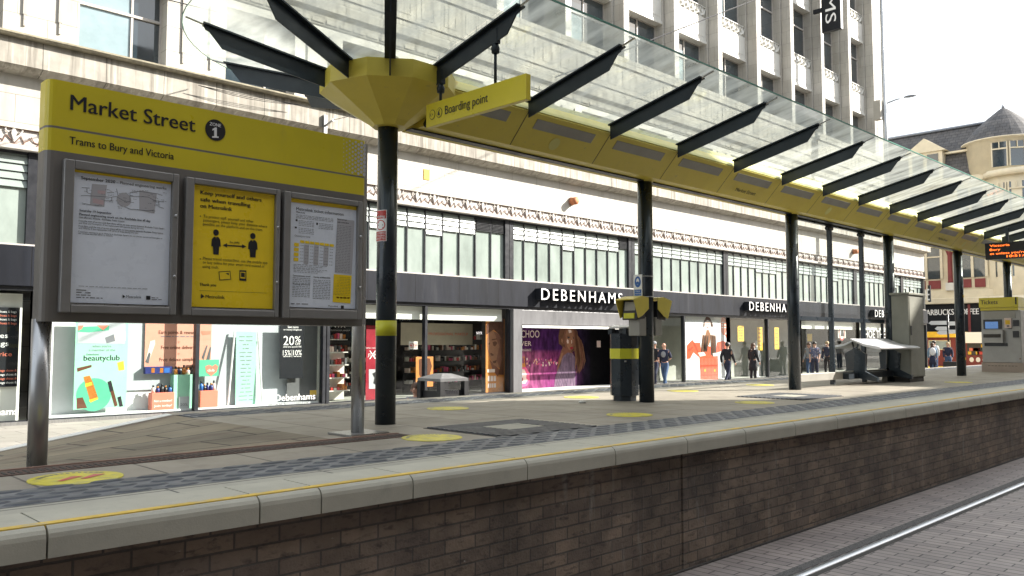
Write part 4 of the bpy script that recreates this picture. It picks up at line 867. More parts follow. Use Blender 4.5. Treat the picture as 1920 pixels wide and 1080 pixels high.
# ================================================================== SHOP WINDOW DISPLAYS
def board(name, x0, y0, x1, y1, Y, m, label, cat='poster', th=.012, group=None):
    a = at(x0, y0, Y=Y); b = at(x0, y1, Y=Y); c = at(x1, y1, Y=Y); t = thing(name, (a.x, Y, b.z), label, cat, group)
    MB(m).box(a.x, c.x, Y, Y + th, b.z, a.z).build('panel', t); return t
Yw = 19.52
t = board('poster', 143, 590, 236, 768, Yw, 'mint', 'mint beauty club poster with lipstick and bottles in left shop window')
q = Q(0, 560, 1 / 3.); mb = MB('backgrey'); Y1 = Yw - .002; mb.G([q(440, 100), q(708, 80), q(704, 255), q(437, 250)], Y1)
mb.use('mint2'); mb.G([q(440, 160), q(615, 152), q(612, 178), q(500, 190), q(438, 186)], Y1 - .001); mb.use('coral'); mb.G([q(440, 152), q(470, 150), q(460, 170), q(440, 180)], Y1 - .002); mb.G([q(545, 150), q(612, 150), q(580, 178)], Y1 - .002)
mb.use('palepink'); mb.G([q(640, 178), q(690, 162), q(705, 190), q(705, 235), q(650, 245)], Y1 - .001); mb.use('ink2'); mb.G([q(590, 220), q(640, 200), q(648, 238), q(600, 252)], Y1 - .001)
mb.use('mint2'); c = at(*q(528, 540), Y=Y1); mb.disc(c, (1, 0, 0), (0, 0, 1), .36, .36, 28)
mb.use('gold'); mb.G([q(470, 440), q(505, 432), q(522, 470), q(552, 560), q(510, 585), q(485, 500)], Y1 - .001); mb.use('bannery'); mb.G([q(478, 478), q(515, 468), q(520, 485), q(482, 498)], Y1 - .002); mb.G([q(500, 570), q(548, 555), q(552, 565), q(508, 584)], Y1 - .002)
mb.use('brown'); mb.G([q(432, 560), q(465, 555), q(490, 615), q(432, 620)], Y1 - .001); mb.G([q(605, 470), q(625, 460), q(662, 600), q(645, 608)], Y1 - .001); mb.G([q(434, 390), q(515, 372), q(515, 385), q(436, 412)], Y1 - .001)
mb.use('ink'); mb.G([q(660, 555), q(680, 548), q(692, 605), q(672, 608)], Y1 - .001); mb.G([q(605, 468), q(625, 460), q(638, 515), q(618, 525)], Y1 - .0015); mb.use('bannery'); mb.G([q(660, 360), q(695, 350), q(700, 400), q(668, 405)], Y1 - .001)
mb.build('picture', t)
mb = MB('ink2'); Y2 = Y1 - .001; mb.T("when you're", q(520, 274), q(625, 272), 4, Y2); mb.T('a member of the', q(500, 296), q(648, 293), 4, Y2); mb.use('ink').T('Debenhams', q(486, 319), q(556, 318), 3.2, Y2); mb.T('beautyclub', q(470, 349), q(673, 346), 10, Y2, .012); mb.build('lettering', t)
t = board('poster', 273, 598, 395, 690, Yw + .17, 'coralpale', 'coral rewards and delivery poster hanging in the left shop window'); Y1 = Yw + .166
mb = MB('brown'); mb.T('Earn points & rewards', q(893, 200), q(1113, 198), 6.5, Y1, .01); mb.T('Free online delivery', q(906, 284), q(1097, 283), 6.5, Y1, .01); mb.T('Free deluxe sample', q(897, 352), q(1093, 350), 6.5, Y1, .01); mb.use('ink2').bars(q(905, 216), q(1100, 214), Y1, 1.5, 7); mb.use('coral'); mb.G([q(1000, 240), q(1013, 240), q(1006, 252)], Y1); mb.G([q(1000, 306), q(1013, 306), q(1006, 318)], Y1); mb.build('lettering', t)
mb = MB('palepink'); mb.G([q(820, 345), q(845, 240), q(872, 232), q(872, 255), q(835, 360)], Y1); mb.use('darkgrey'); mb.G([q(818, 355), q(838, 300), q(848, 310), q(836, 365)], Y1 - .001); mb.G([q(1135, 330), q(1162, 262), q(1168, 265), q(1145, 345)], Y1); mb.G([q(1160, 345), q(1182, 270), q(1188, 275), q(1178, 350)], Y1); mb.use('coral'); mb.G([q(1130, 182), q(1186, 182), q(1184, 200), q(1140, 205)], Y1); mb.build('picture', t)
def cube(px0, py0, px1, py1, Y, m, label, name='display_cube', d=.21, txt=None, bott=0):
    a = at(px0, py0, Y=Y); b = at(px1, py1, Y=Y); t = thing(name, ((a.x + b.x) / 2, Y + d / 2, b.z), label, 'display stand', 'display cubes in the left shop window')
    MB(m).box(a.x, b.x, Y, Y + d, b.z, a.z).build('box', t, bevel=.006)
    if txt:
        mb = MB('white'); w = b.x - a.x
        for s_, k in zip(txt, (.58, .36)): mb.text(s_, (a.x + w * .1, Y - .003, b.z + (a.z - b.z) * k), (1, 0, 0), (0, 0, 1), w * .8, .05, .02)
        mb.build('lettering', t)
    rn = random.Random(int(px0))
    for k in range(bott):
        x = a.x + (b.x - a.x) * (k + .7) / (bott + .4); m_ = rn.choice(['gold', 'red', 'ink', 'navyprint', 'palepink', 'blue', 'ink']); h = rn.uniform(.13, .27)
        o = MB(m_).lathe((x, Y + rn.uniform(.06, .15), a.z), [(.045, 0), (.048, h * .6), (.018, h * .7), (.018, h * .75)], 10).build('perfume_bottle', label=f'{["tall","short","slim","small"][k % 4]} {M[m_].name.replace("_"," ").split()[0]} bottle, number {k + 1} along the top of the {label.split(",")[0]}', cat='bottle', group='bottles on the display cubes')
        MB('ink').lathe((o.data.vertices[0].co.x - .045, 0, 0), [(.0, 0), (.0, .001)], 3) if False else None
        y_ = o.data.vertices[0].co.y; MB('gold' if k % 2 else 'ink').lathe((x, y_, a.z), [(.024, h * .752), (.024, h)], 8).build('cap', o)
cube(285, 737, 326, 776, 19.46, 'coral', 'coral display cube, with joining invitation', txt=('Not a member?', 'Join today!'), bott=5)
cube(326, 703, 367, 774, 19.5, 'mint', 'tall mint display cube, left of the dark window mullion', bott=5)
cube(376, 733, 408, 770, 19.46, 'coral', 'coral display cube, right of the dark window mullion', bott=5)
t = board('display_card', 336, 744, 354, 773, 19.47, 'backgrey', 'small grey card with offer printed leaning on the mint cube', 'card'); MB('ink2').T('20%', (338, 761), (352, 761), 5, 19.467, .01).build('lettering', t)
t = board('product_box', 273, 688, 323, 701, 19.58, 'navyprint', 'long navy cosmetics box on the display shelf under coral poster', 'box', .12); mb = MB('gold'); mb.R(284, 690, 290, 699, 19.577); mb.R(300, 690, 306, 699, 19.577); mb.use('blue').R(308, 690, 318, 699, 19.577); mb.build('box_print', t)
t = board('display_card', 366, 675, 410, 706, 19.56, 'mint2', 'mint club card with coral heart hanging at the window mullion', 'card'); mb = MB('coral'); mb.G([(385, 687), (392, 684), (398, 687), (404, 683), (409, 687), (406, 697), (396, 705), (387, 698)], 19.557); mb.use('white').T('club', (389, 696), (402, 697), 5, 19.555, .01); mb.build('card_print', t)
t = thing('display_easel', (at(460, 760, Y=19.6)[0], 19.6, Zg), 'white ladder easel carrying a narrow mint banner in shop window', 'easel')
a = at(440, 620, Y=19.66); b = at(427, 765, Y=19.5); c = at(484, 623, Y=19.66); d = at(492, 760, Y=19.5)
MB('white').tube([b, a], .022, 6).build('leg', t); MB('white').tube([d, c], .022, 6).build('leg', t); MB('backgrey').tube([at(453, 760, Y=19.7), at(481, 640, Y=19.68)], .022, 6).build('rear_strut', t)
mb = MB('mint'); mb.G([(443, 622), (481, 623), (479, 760), (441, 760)], 19.63); bo = mb.build('banner', t)
mb = MB('ink2'); rn = random.Random(2)
for k in range(17): w_ = rn.uniform(5, 13); y_ = 632 + k * 7.4; mb.bars((461 - w_, y_), (461 + w_, y_), 19.627, 1.5, 2, k)
mb.build('lettering', bo)
t = board('poster', 526, 605, 568, 710, 19.5, 'darkposter', 'black discount poster reading 20% off in the left shop window'); mb = MB('white'); q = Q(0, 560, 1 / 3.); Y1 = 19.497
mb.T('Save more', q(1618, 166), q(1678, 165), 4.2, Y1, .02); mb.T('on beauty & fragrance', q(1595, 179), q(1698, 178), 3, Y1, .01); mb.T('20', q(1594, 262), q(1654, 260), 17, Y1, .0); mb.T('%', q(1658, 243), q(1692, 242), 10.5, Y1); mb.T('OFF', q(1660, 262), q(1690, 261), 5, Y1, .01); mb.T('when you spend £100', q(1592, 275), q(1695, 274), 3, Y1, .01); mb.T('15%', q(1591, 320), q(1635, 319), 10, Y1, .0); mb.T('10%', q(1650, 319), q(1697, 318), 10, Y1, .0); line(mb, q(1642, 288), q(1642, 330), Y1, .3); mb.bars(q(1594, 328), q(1634, 327), Y1, 1, 3); mb.bars(q(1652, 327), q(1694, 326), Y1, 1, 3); mb.build('lettering', t)
t = board('display_panel', 540, 600, 603, 758, 19.62, 'darkgrey', 'plain dark grey panel at right end of the left shop window', 'panel'); MB('bannery').R(581, 732, 595, 741, 19.617).build('yellow_label', t)  # plain dark display panel, carries no poster print
MB('white').T('Debenhams', (516, 752), (591, 748.5), 12, 19.352, .01).build('window_decal', label='white store name decal low on the glass below the black discount poster', cat='decal')
t = board('poster', -40, 575, 32, 727, 19.55, 'darkposter', 'black shoes and bags poster cut off at the left edge'); mb = MB('white'); Y1 = 19.547
mb.T('shoes', (-28, 633), (15, 634), 9, Y1); mb.T('& bags', (-34, 648), (16, 649), 9, Y1); mb.use('coral').T('half price', (-38, 668), (22, 668), 8, Y1)
for k in range(4): mb.use('coral' if k % 2 else 'white').T('shoes & bags shoes & bags', (-38, 586 + k * 7.3), (31, 586 + k * 7.3), 4.2, Y1); mb.use('white' if k % 2 else 'coral').T('bags shoes & bags shoes &', (-38, 697 + k * 7.6), (31, 697 + k * 7.6), 4.2, Y1)
mb.build('lettering', t)
MB('white').T('Debenhams', (-64, 780), (33, 779), 13, 19.352, .01).build('window_decal', label='white store name decal cut off at the left edge of the photo', cat='decal')
# cosmetics hall (bay C)
def gondola(x0, x1, y0, label, m='shelfdark', seed=1, zt=1.0):
    t = thing('shelf_unit', ((x0 + x1) / 2, y0, Zg), label, 'shelving', 'cosmetics shelving'); rn = random.Random(seed)
    MB(m).box(x0, x1, y0 + .32, y0 + .36, Zg + .05, zt).build('back_panel', t)
    for k in range(5):
        z = Zg + .3 + k * .36; dpt = .3 - k * .035
        sh = MB(m).box(x0, x1, y0 + .32 - dpt, y0 + .318, z, z + .03).build('shelf', t)
        mb = MB('ink'); x = x0 + .03
        while x < x1 - .08:
            w_ = rn.uniform(.03, .09); mb.use(rn.choice(['ink', 'pinkprint', 'palepink', 'red', 'gold', 'shelf', 'darkgrey', 'brown'])); mb.box(x, x + w_, y0 + .34 - dpt, y0 + .3, z + .031, z + rn.uniform(.09, .22)); x += w_ + rn.uniform(.01, .05)
        mb.build('cosmetics', sh)
gondola(12.4, 13.5, 20.3, 'white cosmetics shelving unit at left of the cosmetics hall', 'shelf', 4, .55)
gondola(13.9, 16.2, 22.2, 'dark cosmetics shelving behind the first canopy post', seed=5, zt=.9); gondola(16.6, 19.2, 21.6, 'dark cosmetics shelving behind the street bin', seed=9, zt=.7); gondola(19.4, 21.0, 22.4, 'dark cosmetics shelving deep in the hall beside the orange face poster', seed=12, zt=1.)
q = Q(600, 560, .2037)
t = board('brand_panel', 600, 590, 700, 640, 20.9, 'darkposter', 'dark brand header panel over the white cosmetics shelves', 'panel'); mb = MB('white'); mb.T('NYX', q(105, 268), q(235, 266), 9, 20.895); mb.T('PROFESSIONAL MAKEUP', q(95, 298), q(275, 298), 2.5, 20.895); mb.build('lettering', t)
t = board('brand_panel', 735, 592, 850, 606, 20.9, 'darkposter', 'dark brand header strip under the white bulkhead', 'panel'); mb = MB('dot'); mb.T('NYX', q(735, 203), q(830, 205), 6, 20.895); mb.T('PROFESSIONAL MAKEUP', q(850, 200), q(1195, 188), 4, 20.895); mb.build('lettering', t)
t = board('hanging_banner', 752, 605, 886, 647, 20.6, 'cream_panel', 'cream banner with faint red lettering seen inside cosmetics hall', 'banner'); MB('coral').T('PROFESSIONAL MAKEUP', q(1000, 340), q(1365, 335), 5, 20.595, .01).build('lettering', t)
t = board('brand_panel', 687, 610, 712, 760, 19.8, 'crimson', 'crimson display panel with white crossed lettering beside the first post', 'panel'); mb = MB('white'); Y1 = 19.796; mb.T('JT', q(440, 530), q(470, 530), 5, Y1, .01); mb.T('KJ', q(500, 528), q(528, 526), 5, Y1, .01); mb.T('who rates', q(422, 459), q(524, 458), 2.5, Y1); mb.G([q(455, 478), q(463, 478), q(515, 552), q(506, 556)], Y1); mb.G([q(506, 478), q(514, 478), q(462, 556), q(453, 556)], Y1); mb.build('lettering', t)
mb = MB('mapgrey'); mb.G([q(450, 650), q(528, 650), q(528, 830), q(450, 830)], Y1); mb.use('ink'); mb.G([q(480, 690), q(520, 670), q(528, 720), q(528, 800), q(490, 780), q(500, 730)], Y1 - .001); mb.build('picture', t)
t = board('poster', 780, 669, 812, 726, 20.1, 'orange', 'orange poster with dark face left of the window mullion above street bin'); mb = MB('brown'); mb.G([q(912, 560), q(955, 545), q(1010, 550), q(1030, 620), q(1010, 700), q(960, 780), q(915, 700)], 20.095); mb.use('skinprint').G([q(935, 590), q(975, 580), q(990, 640), q(965, 720), q(935, 680)], 20.093); mb.build('picture', t)
t = board('notice_card', 767, 640, 783, 655, 19.6, 'shelf', 'small white notice taped inside glass right of the first post', 'notice'); mb = MB('red'); mb.bars(q(830, 420), q(890, 419), 19.595, 1.2, 3); mb.bars(q(828, 435), q(890, 434), 19.595, 2., 3); mb.bars(q(832, 448), q(888, 447), 19.595, 1.2, 3); mb.build('print', t)
t = board('poster', 911, 597, 946, 736, 19.6, 'orange', 'tall orange poster of a woman face at right end of cosmetics window'); mb = MB('hairprint'); Y1 = 19.596
mb.G([q(1532, 240), q(1580, 200), q(1600, 176), q(1692, 176), q(1692, 420), q(1650, 330), q(1600, 285), q(1532, 330)], Y1 - .0017); mb.use('skindark').G([q(1600, 300), q(1665, 340), q(1688, 420), q(1690, 560), q(1660, 660), q(1625, 560), q(1650, 440)], Y1 - .0013); mb.use('skindark').G([q(1560, 560), q(1600, 600), q(1650, 650), q(1640, 720), q(1590, 660)], Y1 - .0009); mb.use('skinprint'); mb.G([q(1545, 320), q(1590, 295), q(1640, 320), q(1670, 400), q(1680, 520), q(1650, 640), q(1600, 610), q(1570, 560), q(1545, 470), q(1538, 400)], Y1 - .001)
mb.use('brown'); mb.G([q(1588, 400), q(1615, 392), q(1635, 408), q(1612, 440), q(1596, 432)], Y1 - .002); mb.G([q(1550, 410), q(1562, 402), q(1565, 420), q(1552, 425)], Y1 - .002); mb.G([q(1580, 372), q(1630, 366), q(1632, 374), q(1582, 384)], Y1 - .002); mb.G([q(1590, 575), q(1628, 565), q(1618, 592), q(1596, 596)], Y1 - .002); mb.G([q(1565, 505), q(1580, 500), q(1605, 520), q(1580, 528)], Y1 - .002); mb.G([q(1655, 380), q(1690, 340), q(1692, 700), q(1640, 700), q(1672, 560)], Y1 - .0015)
mb.use('palepink'); mb.R(*q(1540, 650), *q(1610, 680), Y1 - .002); mb.bars(q(1545, 760), q(1620, 758), Y1 - .002, 10, 3); mb.bars(q(1545, 820), q(1620, 818), Y1 - .002, 8, 4); mb.build('picture', t)
MB('dot').T('NYX', q(1440, 330), q(1492, 328), 5, 19.352).build('window_decal', label='small pale brand decal on the glass left of the tall orange poster', cat='decal')
# doorway advertisement
t = board('advertisement', 973, 607, 1160, 738, 20.9, 'advert', 'purple perfume advertisement with woman in silver gown on doorway shutter', 'advertisement', .05); Y1 = 20.897; q = Q(960, 590, .1389)
mb = MB('aubergine'); mb.G([q(1058, 150), q(1390, 150), q(1390, 962), q(1058, 975)], Y1); rn = random.Random(4)
mb.use('hairprint'); mb.G([q(625, 290), q(640, 210), q(690, 160), q(770, 148), q(850, 170), q(885, 230), q(900, 420), q(950, 560), q(950, 720), q(905, 800), q(860, 640), q(850, 480), q(800, 520), q(720, 500), q(670, 420), q(632, 390)], Y1 - .001)
for k in range(16):
    x = 815 + k * 7.5; w_ = rn.uniform(4, 9); d_ = rn.uniform(-8, 8); mb.use(rn.choice(['hairlight', 'hairprint', 'brown', 'hairlight', 'skindark']))
    mb.G([q(x, 190 + k * 10), q(x + w_, 190 + k * 10), q(x + 28 + w_, 420), q(x + 55 + w_ + d_, 620), q(x + 25 + d_, 830 - k * 6), q(x + 48 + d_, 620), q(x + 22, 420)], Y1 - .0014)
for k in range(8): x = 628 + k * 9; mb.use('hairlight' if k % 2 else 'brown').G([q(x + 20, 170 + abs(k - 4) * 6), q(x + 26, 168 + abs(k - 4) * 6), q(x + 8, 300), q(x + 14, 400), q(x + 6, 400), q(x, 300)], Y1 - .0013)
mb.use('skindark'); mb.G([q(660, 500), q(690, 430), q(800, 500), q(830, 530), q(700, 620), q(640, 760), q(605, 760), q(625, 620)], Y1 - .0016)
mb.use('skindark'); mb.G([q(702, 260), q(722, 195), q(780, 172), q(835, 195), q(852, 280), q(846, 380), q(826, 460), q(790, 500), q(752, 490), q(720, 440), q(704, 360)], Y1 - .0018)
mb.use('skinprint'); mb.G([q(722, 275), q(735, 215), q(782, 188), q(822, 210), q(832, 300), q(828, 370), q(812, 440), q(786, 480), q(764, 470), q(742, 420), q(726, 350)], Y1 - .002); mb.G([q(662, 330), q(680, 322), q(690, 350), q(682, 385), q(668, 370)], Y1 - .002); mb.G([q(640, 620), q(668, 520), q(690, 510), q(660, 660), q(620, 760)], Y1 - .002)
mb.use('palepink'); mb.G([q(746, 330), q(762, 345), q(764, 385), q(748, 390), q(738, 360)], Y1 - .0022); mb.G([q(760, 205), q(795, 205), q(805, 240), q(770, 250)], Y1 - .0022); mb.G([q(800, 340), q(808, 345), q(812, 385), q(802, 390)], Y1 - .0022)
mb.use('skindark'); mb.G([q(812, 330), q(822, 400), q(800, 408), q(808, 396)], Y1 - .0024); mb.G([q(738, 285), q(786, 288), q(786, 296), q(740, 298)], Y1 - .0024); mb.G([q(812, 292), q(842, 296), q(840, 306), q(814, 302)], Y1 - .0024)
mb.use('ink'); mb.G([q(744, 306), q(762, 298), q(784, 310), q(764, 324)], Y1 - .0026); mb.G([q(816, 312), q(830, 306), q(844, 316), q(828, 326)], Y1 - .0026)
mb.use('crimson'); mb.G([q(780, 444), q(802, 432), q(826, 442), q(824, 456), q(800, 472), q(786, 462)], Y1 - .0026)
mb.use('gown'); mb.G([q(690, 560), q(750, 512), q(815, 520), q(848, 570), q(856, 985), q(568, 995), q(585, 850), q(640, 680)], Y1 - .002)
for k in range(11):
    x = 700 + k * 13; mb.use(['gowndark', 'palepink', 'gowndark', 'dot'][k % 4] if k % 2 == 0 else 'gowndark'); w_ = rn.uniform(3, 7); xb = 585 + k * 24
    mb.G([q(x, 545 + abs(5 - k) * 6), q(x + w_ * .7, 545 + abs(5 - k) * 6), q((x + xb) / 2 + 14 + w_, 760), q(xb + w_ * 1.6, 985), q(xb, 985), q((x + xb) / 2 + 12, 760)], Y1 - .0024)
mb.use('gold'); mb.G([q(104, 568), q(172, 565), q(172, 655), q(160, 655), q(160, 578), q(104, 580)], Y1 - .001); mb.G([q(104, 660), q(178, 655), q(184, 705), q(104, 712)], Y1 - .001)
mb.use('pinkprint'); mb.G([q(104, 715), q(190, 708), q(236, 790), q(240, 880), q(205, 960), q(104, 990)], Y1 - .001); mb.use('palepink'); mb.G([q(104, 740), q(165, 735), q(195, 800), q(190, 860), q(215, 880), q(180, 930), q(104, 925)], Y1 - .0014); mb.use('crimson'); mb.G([q(104, 850), q(150, 850), q(150, 895), q(104, 900)], Y1 - .0018)
for k in range(46):
    x = rn.uniform(185, 615); y = rn.uniform(590, 690); r_ = rn.uniform(4, 12); mb.use(rn.choice(['palepink', 'pinkprint', 'coralpale', 'magenta'])); mb.G([q(x - r_, y), q(x, y - r_ * 1.7), q(x + r_, y), q(x, y + r_ * 2.6)], Y1 - .0008)
mb.build('picture', t)
mb = MB('palepink'); mb.T('CHOO', q(122, 312), q(370, 305), 13.5, Y1 - .003); mb.T('VER', q(112, 424), q(262, 418), 8.5, Y1 - .003); mb.T('A FRAGRANCE', q(106, 496), q(258, 490), 4.2, Y1 - .003); mb.build('lettering', t)
MB('palepink').R(*q(1145, 352), *q(1197, 440), Y1 - .004).build('door_notice', t)
# knitwear poster (bay E)
t = board('poster', 1284, 593, 1364, 713, 19.5, 'backdrop', 'white poster of long haired woman in red knit dress in shop window'); Y1 = 19.497; q = Q(1220, 560, .1574)
mb = MB('knit'); mb.G([q(430, 560), q(495, 490), q(525, 525), q(590, 525), q(600, 600), q(680, 560), q(780, 600), q(790, 520), q(860, 500), q(912, 530), q(912, 600), q(800, 640), q(805, 960), q(598, 962), q(580, 700), q(510, 640), q(470, 715), q(430, 720)], Y1)
mb.G([q(880, 420), q(915, 435), q(915, 500)], Y1)
q = Q(1270, 585, .125); rn = random.Random(6)
for k in range(26): x = 335 + k * 10.4; mb.use('knitdark' if k % 2 else 'coral').G([q(x, 690), q(x + 4, 690), q(x + 4, 1005), q(x, 1005)], Y1 - .0006)
mb.use('knitdark'); mb.G([q(345, 800), q(610, 790), q(610, 812), q(345, 822)], Y1 - .0008); mb.G([q(350, 940), q(615, 935), q(615, 950), q(350, 955)], Y1 - .0008); mb.G([q(235, 470), q(260, 460), q(320, 600), q(300, 610)], Y1 - .0006); mb.G([q(590, 470), q(610, 465), q(640, 590), q(620, 600)], Y1 - .0006); mb.G([q(160, 560), q(230, 520), q(235, 540), q(170, 600)], Y1 - .0006)
mb.use('palepink'); mb.G([q(250, 410), q(345, 335), q(420, 245), q(500, 240), q(580, 330), q(680, 410), q(600, 440), q(510, 350), q(440, 350), q(330, 440)], Y1 - .0007)
mb.use('hairprint'); mb.G([q(385, 222), q(400, 130), q(440, 62), q(490, 90), q(525, 160), q(540, 222), q(505, 222), q(497, 150), q(455, 120), q(412, 150), q(405, 222)], Y1 - .001)
mb.use('skinprint'); mb.G([q(440, 270), q(470, 270), q(500, 345), q(490, 460), q(460, 520), q(440, 460), q(420, 350)], Y1 - .0012)
mb.use('palepink'); mb.G([q(408, 165), q(450, 125), q(497, 165), q(492, 220), q(470, 258), q(440, 258), q(412, 220)], Y1 - .0014)
mb.use('brown'); mb.G([q(422, 182), q(440, 178), q(440, 186), q(424, 190)], Y1 - .002); mb.G([q(464, 178), q(484, 182), q(482, 190), q(464, 186)], Y1 - .002); mb.use('crimson').G([q(440, 228), q(454, 224), q(468, 228), q(454, 238)], Y1 - .002)
for k in range(9):
    x = 350 + k * 10; mb.use(['hairprint', 'brown', 'hairlight', 'ink'][k % 4]); mb.G([q(x + 30, 345 + k * 3), q(x + 40, 345), q(x + 30, 470), q(x + 22, 610 - (k % 3) * 12), q(x, 600 - (k % 2) * 20), q(x + 14, 470)], Y1 - .0016)
    x = 495 + k * 9; mb.use(['ink', 'hairlight', 'hairprint', 'brown'][k % 4]); mb.G([q(x, 345), q(x + 10, 345 + k * 3), q(x + 16, 480), q(x + 24, 640 + (k % 3) * 25), q(x + 6, 650), q(x + 4, 480)], Y1 - .0016)
mb.use('palepink'); mb.G([q(310, 610), q(400, 600), q(430, 650), q(340, 670)], Y1 - .0018); mb.G([q(530, 620), q(620, 605), q(615, 660), q(540, 665)], Y1 - .0018); q = Q(1220, 560, .1574)
mb.use('bannery'); [mb.disc(at(*q(x, 855), Y=Y1 - .002), (1, 0, 0), (0, 0, 1), .05, .06, 10) for x in (648, 765)]
mb.use('coral'); mb.disc(at(*q(870, 320), Y=Y1 - .001), (1, 0, 0), (0, 0, 1), .24, .42, 20); mb.build('picture', t)
mb = MB('white'); [mb.bars(q(845, 290 + k * 30), q(898, 290 + k * 30), Y1 - .003, 2, 2) for k in range(3)]; mb.use('dot').T('biba', q(435, 300), q(530, 300), 9, Y1 - .001); mb.build('lettering', t)
# yellow sale banners etc. (bay F)
for (x0, y0, x1, y1), lab in zip([(1383, 610, 1395, 640), (1420, 613, 1430, 657), (1452, 614, 1461, 655)], ('short yellow sale banner nearest the red knit poster', 'tall bright yellow sale banner left of the window mullion', 'tall yellow sale banner just left of the third canopy post')):
    t = board('sale_banner', x0, y0, x1, y1, 19.6, 'bannery', lab, 'banner', group='yellow sale banners'); mb = MB('orange')
    for k in range(5): mb.bars((x0 + 2, y0 + 6 + k * (y1 - y0) / 6), (x1 - 2, y0 + 6 + k * (y1 - y0) / 6), 19.596, 3, 2, k)
    mb.build('print', t)
MB('darkgrey').box(26.9, 28.4, 21.2, 21.29, .3, 1.0).build('wall_screen', label='dark rectangular screen on the pale back wall behind the bald man', cat='screen')
t = board('window_sign', 1571, 614, 1586, 634, 19.6, 'shelf', 'oval red and white window sign above the far perch seat', 'sign'); mb = MB('red'); c = at(1578.5, 624, Y=19.595); mb.disc(c, (1, 0, 0), (0, 0, 1), .36, .42); mb.use('white').disc(c + Vector((0, -.002, 0)), (1, 0, 0), (0, 0, 1), .27, .33); mb.use('ink').G([(1576, 631), (1577, 622), (1578, 617), (1580, 617), (1582, 623), (1583, 631)], 19.59); mb.build('picture', t)
MB('white').T('SHOE THE', (1617, 633), (1660, 634), 14, 19.352).build('window_decal', label='large white capital letters on the shop glass behind the perch seat', cat='decal')
t = board('light_fitting', 1514, 626, 1523, 640, 21, 'bannery', 'glowing orange display sign inside the dark shop behind wind screen', 'sign')
def mannequin(x, y, m, label):
    t = thing('mannequin', (x, y, Zg), label, 'mannequin', 'mannequins in the shop windows'); mb = MB('white'); z = Zg
    mb.lathe((x, y, z), [(.16, .03), (.16, .05), (.02, .06), (.02, .6)], 10); mb.ell((x, y, z + 1.62), (.08, .1, .13)); mb.tube([(x, y, z + 1.5), (x, y, z + 1.4)], .05, 8)
    for s in (-1, 1): mb.tube([(x + s * .1, y, z + .85), (x + s * .1, y, z + .45), (x + s * .1, y, z + .06)], [.085, .06, .045], 8)
    mb.build('figure', t)
    mb = MB(m); mb.lathe((x, y, z), [(.22, .55), (.19, .85), (.15, 1.05), (.2, 1.3), (.16, 1.43), (.06, 1.46)], 14, sy=.65)
    for s in (-1, 1): mb.tube([(x + s * .17, y, z + 1.38), (x + s * .25, y, z + 1.1), (x + s * .22, y - .08, z + .82)], [.06, .05, .04], 8)
    mb.build('garment', t)
for x, m, lab in ((33.2, 'c_white', 'white draped mannequin behind the short yellow banner'), (36.4, 'c_grey', 'grey draped mannequin right of the tall yellow banners')): mannequin(x, 20.4, m, lab)
# ================================================================== FAR BUILDING
XS = 68.
FB = thing('corner_building', (XS, 20, Zg), 'cream and oxblood corner building with slate mansard roof and round turret', 'building')
yb = lambda px, py: at(px, py, X=XS)
MB('cream').box(XS, XS + 14, 19.0, 40, Zg, 13.0).build('wall', FB)
MB('cream').lathe((XS + 1.9, 17.3, Zg), [(2.7, 0), (2.7, 14)], 28).build('turret_wall', FB)
MB('cream').box(XS + 1.9, XS + 14, 14.6, 18.999, Zg, 12.95).build('side_wall', FB)
fz0, fz1 = 1.35, 3.55
MB('darkposter').box(XS - .25, XS - .002, 18.2, 32, fz0, fz1).build('shop_fascia', FB)
l0 = yb(1727, 592); l1 = yb(1838, 592); mb = MB('white'); mb.text('STARBUCKS COFFEE', (XS - .26, l0.y, l0.z + .02), UX, UZ, l0.y - l1.y, .42, .03); mb.build('shop_lettering', FB)
MB('oxblood').box(XS - .27, XS - .252, 20.45, 20.62, .6, 3.5).build('fascia_upright', FB)
MB('cream').box(XS - .5, XS - .003, 18.4, 40, 3.56, 4.0).build('string_course', FB, bevel=.05); MB('cream').box(XS - .3, XS - .003, 18.4, 40, 4.002, 4.55).build('balcony_base', FB)
for a_, b_, z in ((8.5, 8.7, 0), (9.35, 9.6, 0), (12.7, 13.1, 0)): MB('cream').box(XS - .35, XS - .003, 19.001, 40, a_, b_).build('string_course', FB)
for zc_, dz in ((8.5, .2), (9.35, .25), (12.7, .45), (3.56, .45)): MB('cream').lathe((XS + 1.9, 17.3, zc_), [(2.72, 0), (3.0, .03), (3.0, dz)], 28).build('turret_course', FB)
def fwin(y0, y1, z0, z1, mull=1, panel=True):
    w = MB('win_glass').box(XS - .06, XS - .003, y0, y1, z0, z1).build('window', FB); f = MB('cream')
    for y in [y0, y1] + [y0 + (y1 - y0) * (k + 1) / (mull + 1) for k in range(mull)]: f.box(XS - .16, XS - .062, y - .09, y + .09, z0, z1)
    f.box(XS - .15, XS - .062, y0, y1, z0 + (z1 - z0) * .68, z0 + (z1 - z0) * .68 + .1); f.box(XS - .17, XS - .062, y0 - .1, y1 + .1, z1, z1 + .15); f.build('frame', w)
    if panel:
        mb = MB('oxblood'); n = mull + 1
        for k in range(n): mb.box(XS - .1, XS - .003, y0 + (y1 - y0) * k / n + .12, y0 + (y1 - y0) * (k + 1) / n - .12, z0 - .75, z0 - .12)
        mb.build('apron', w)
for y in (24.6, 28.2, 31.8): fwin(y - 2.2, y, 5.5, 7.9); fwin(y - 2.2, y, 9.9, 12.2)
fwin(19.3, 21.2, 5.5, 8.1); fwin(19.3, 21.2, 9.9, 12.2)
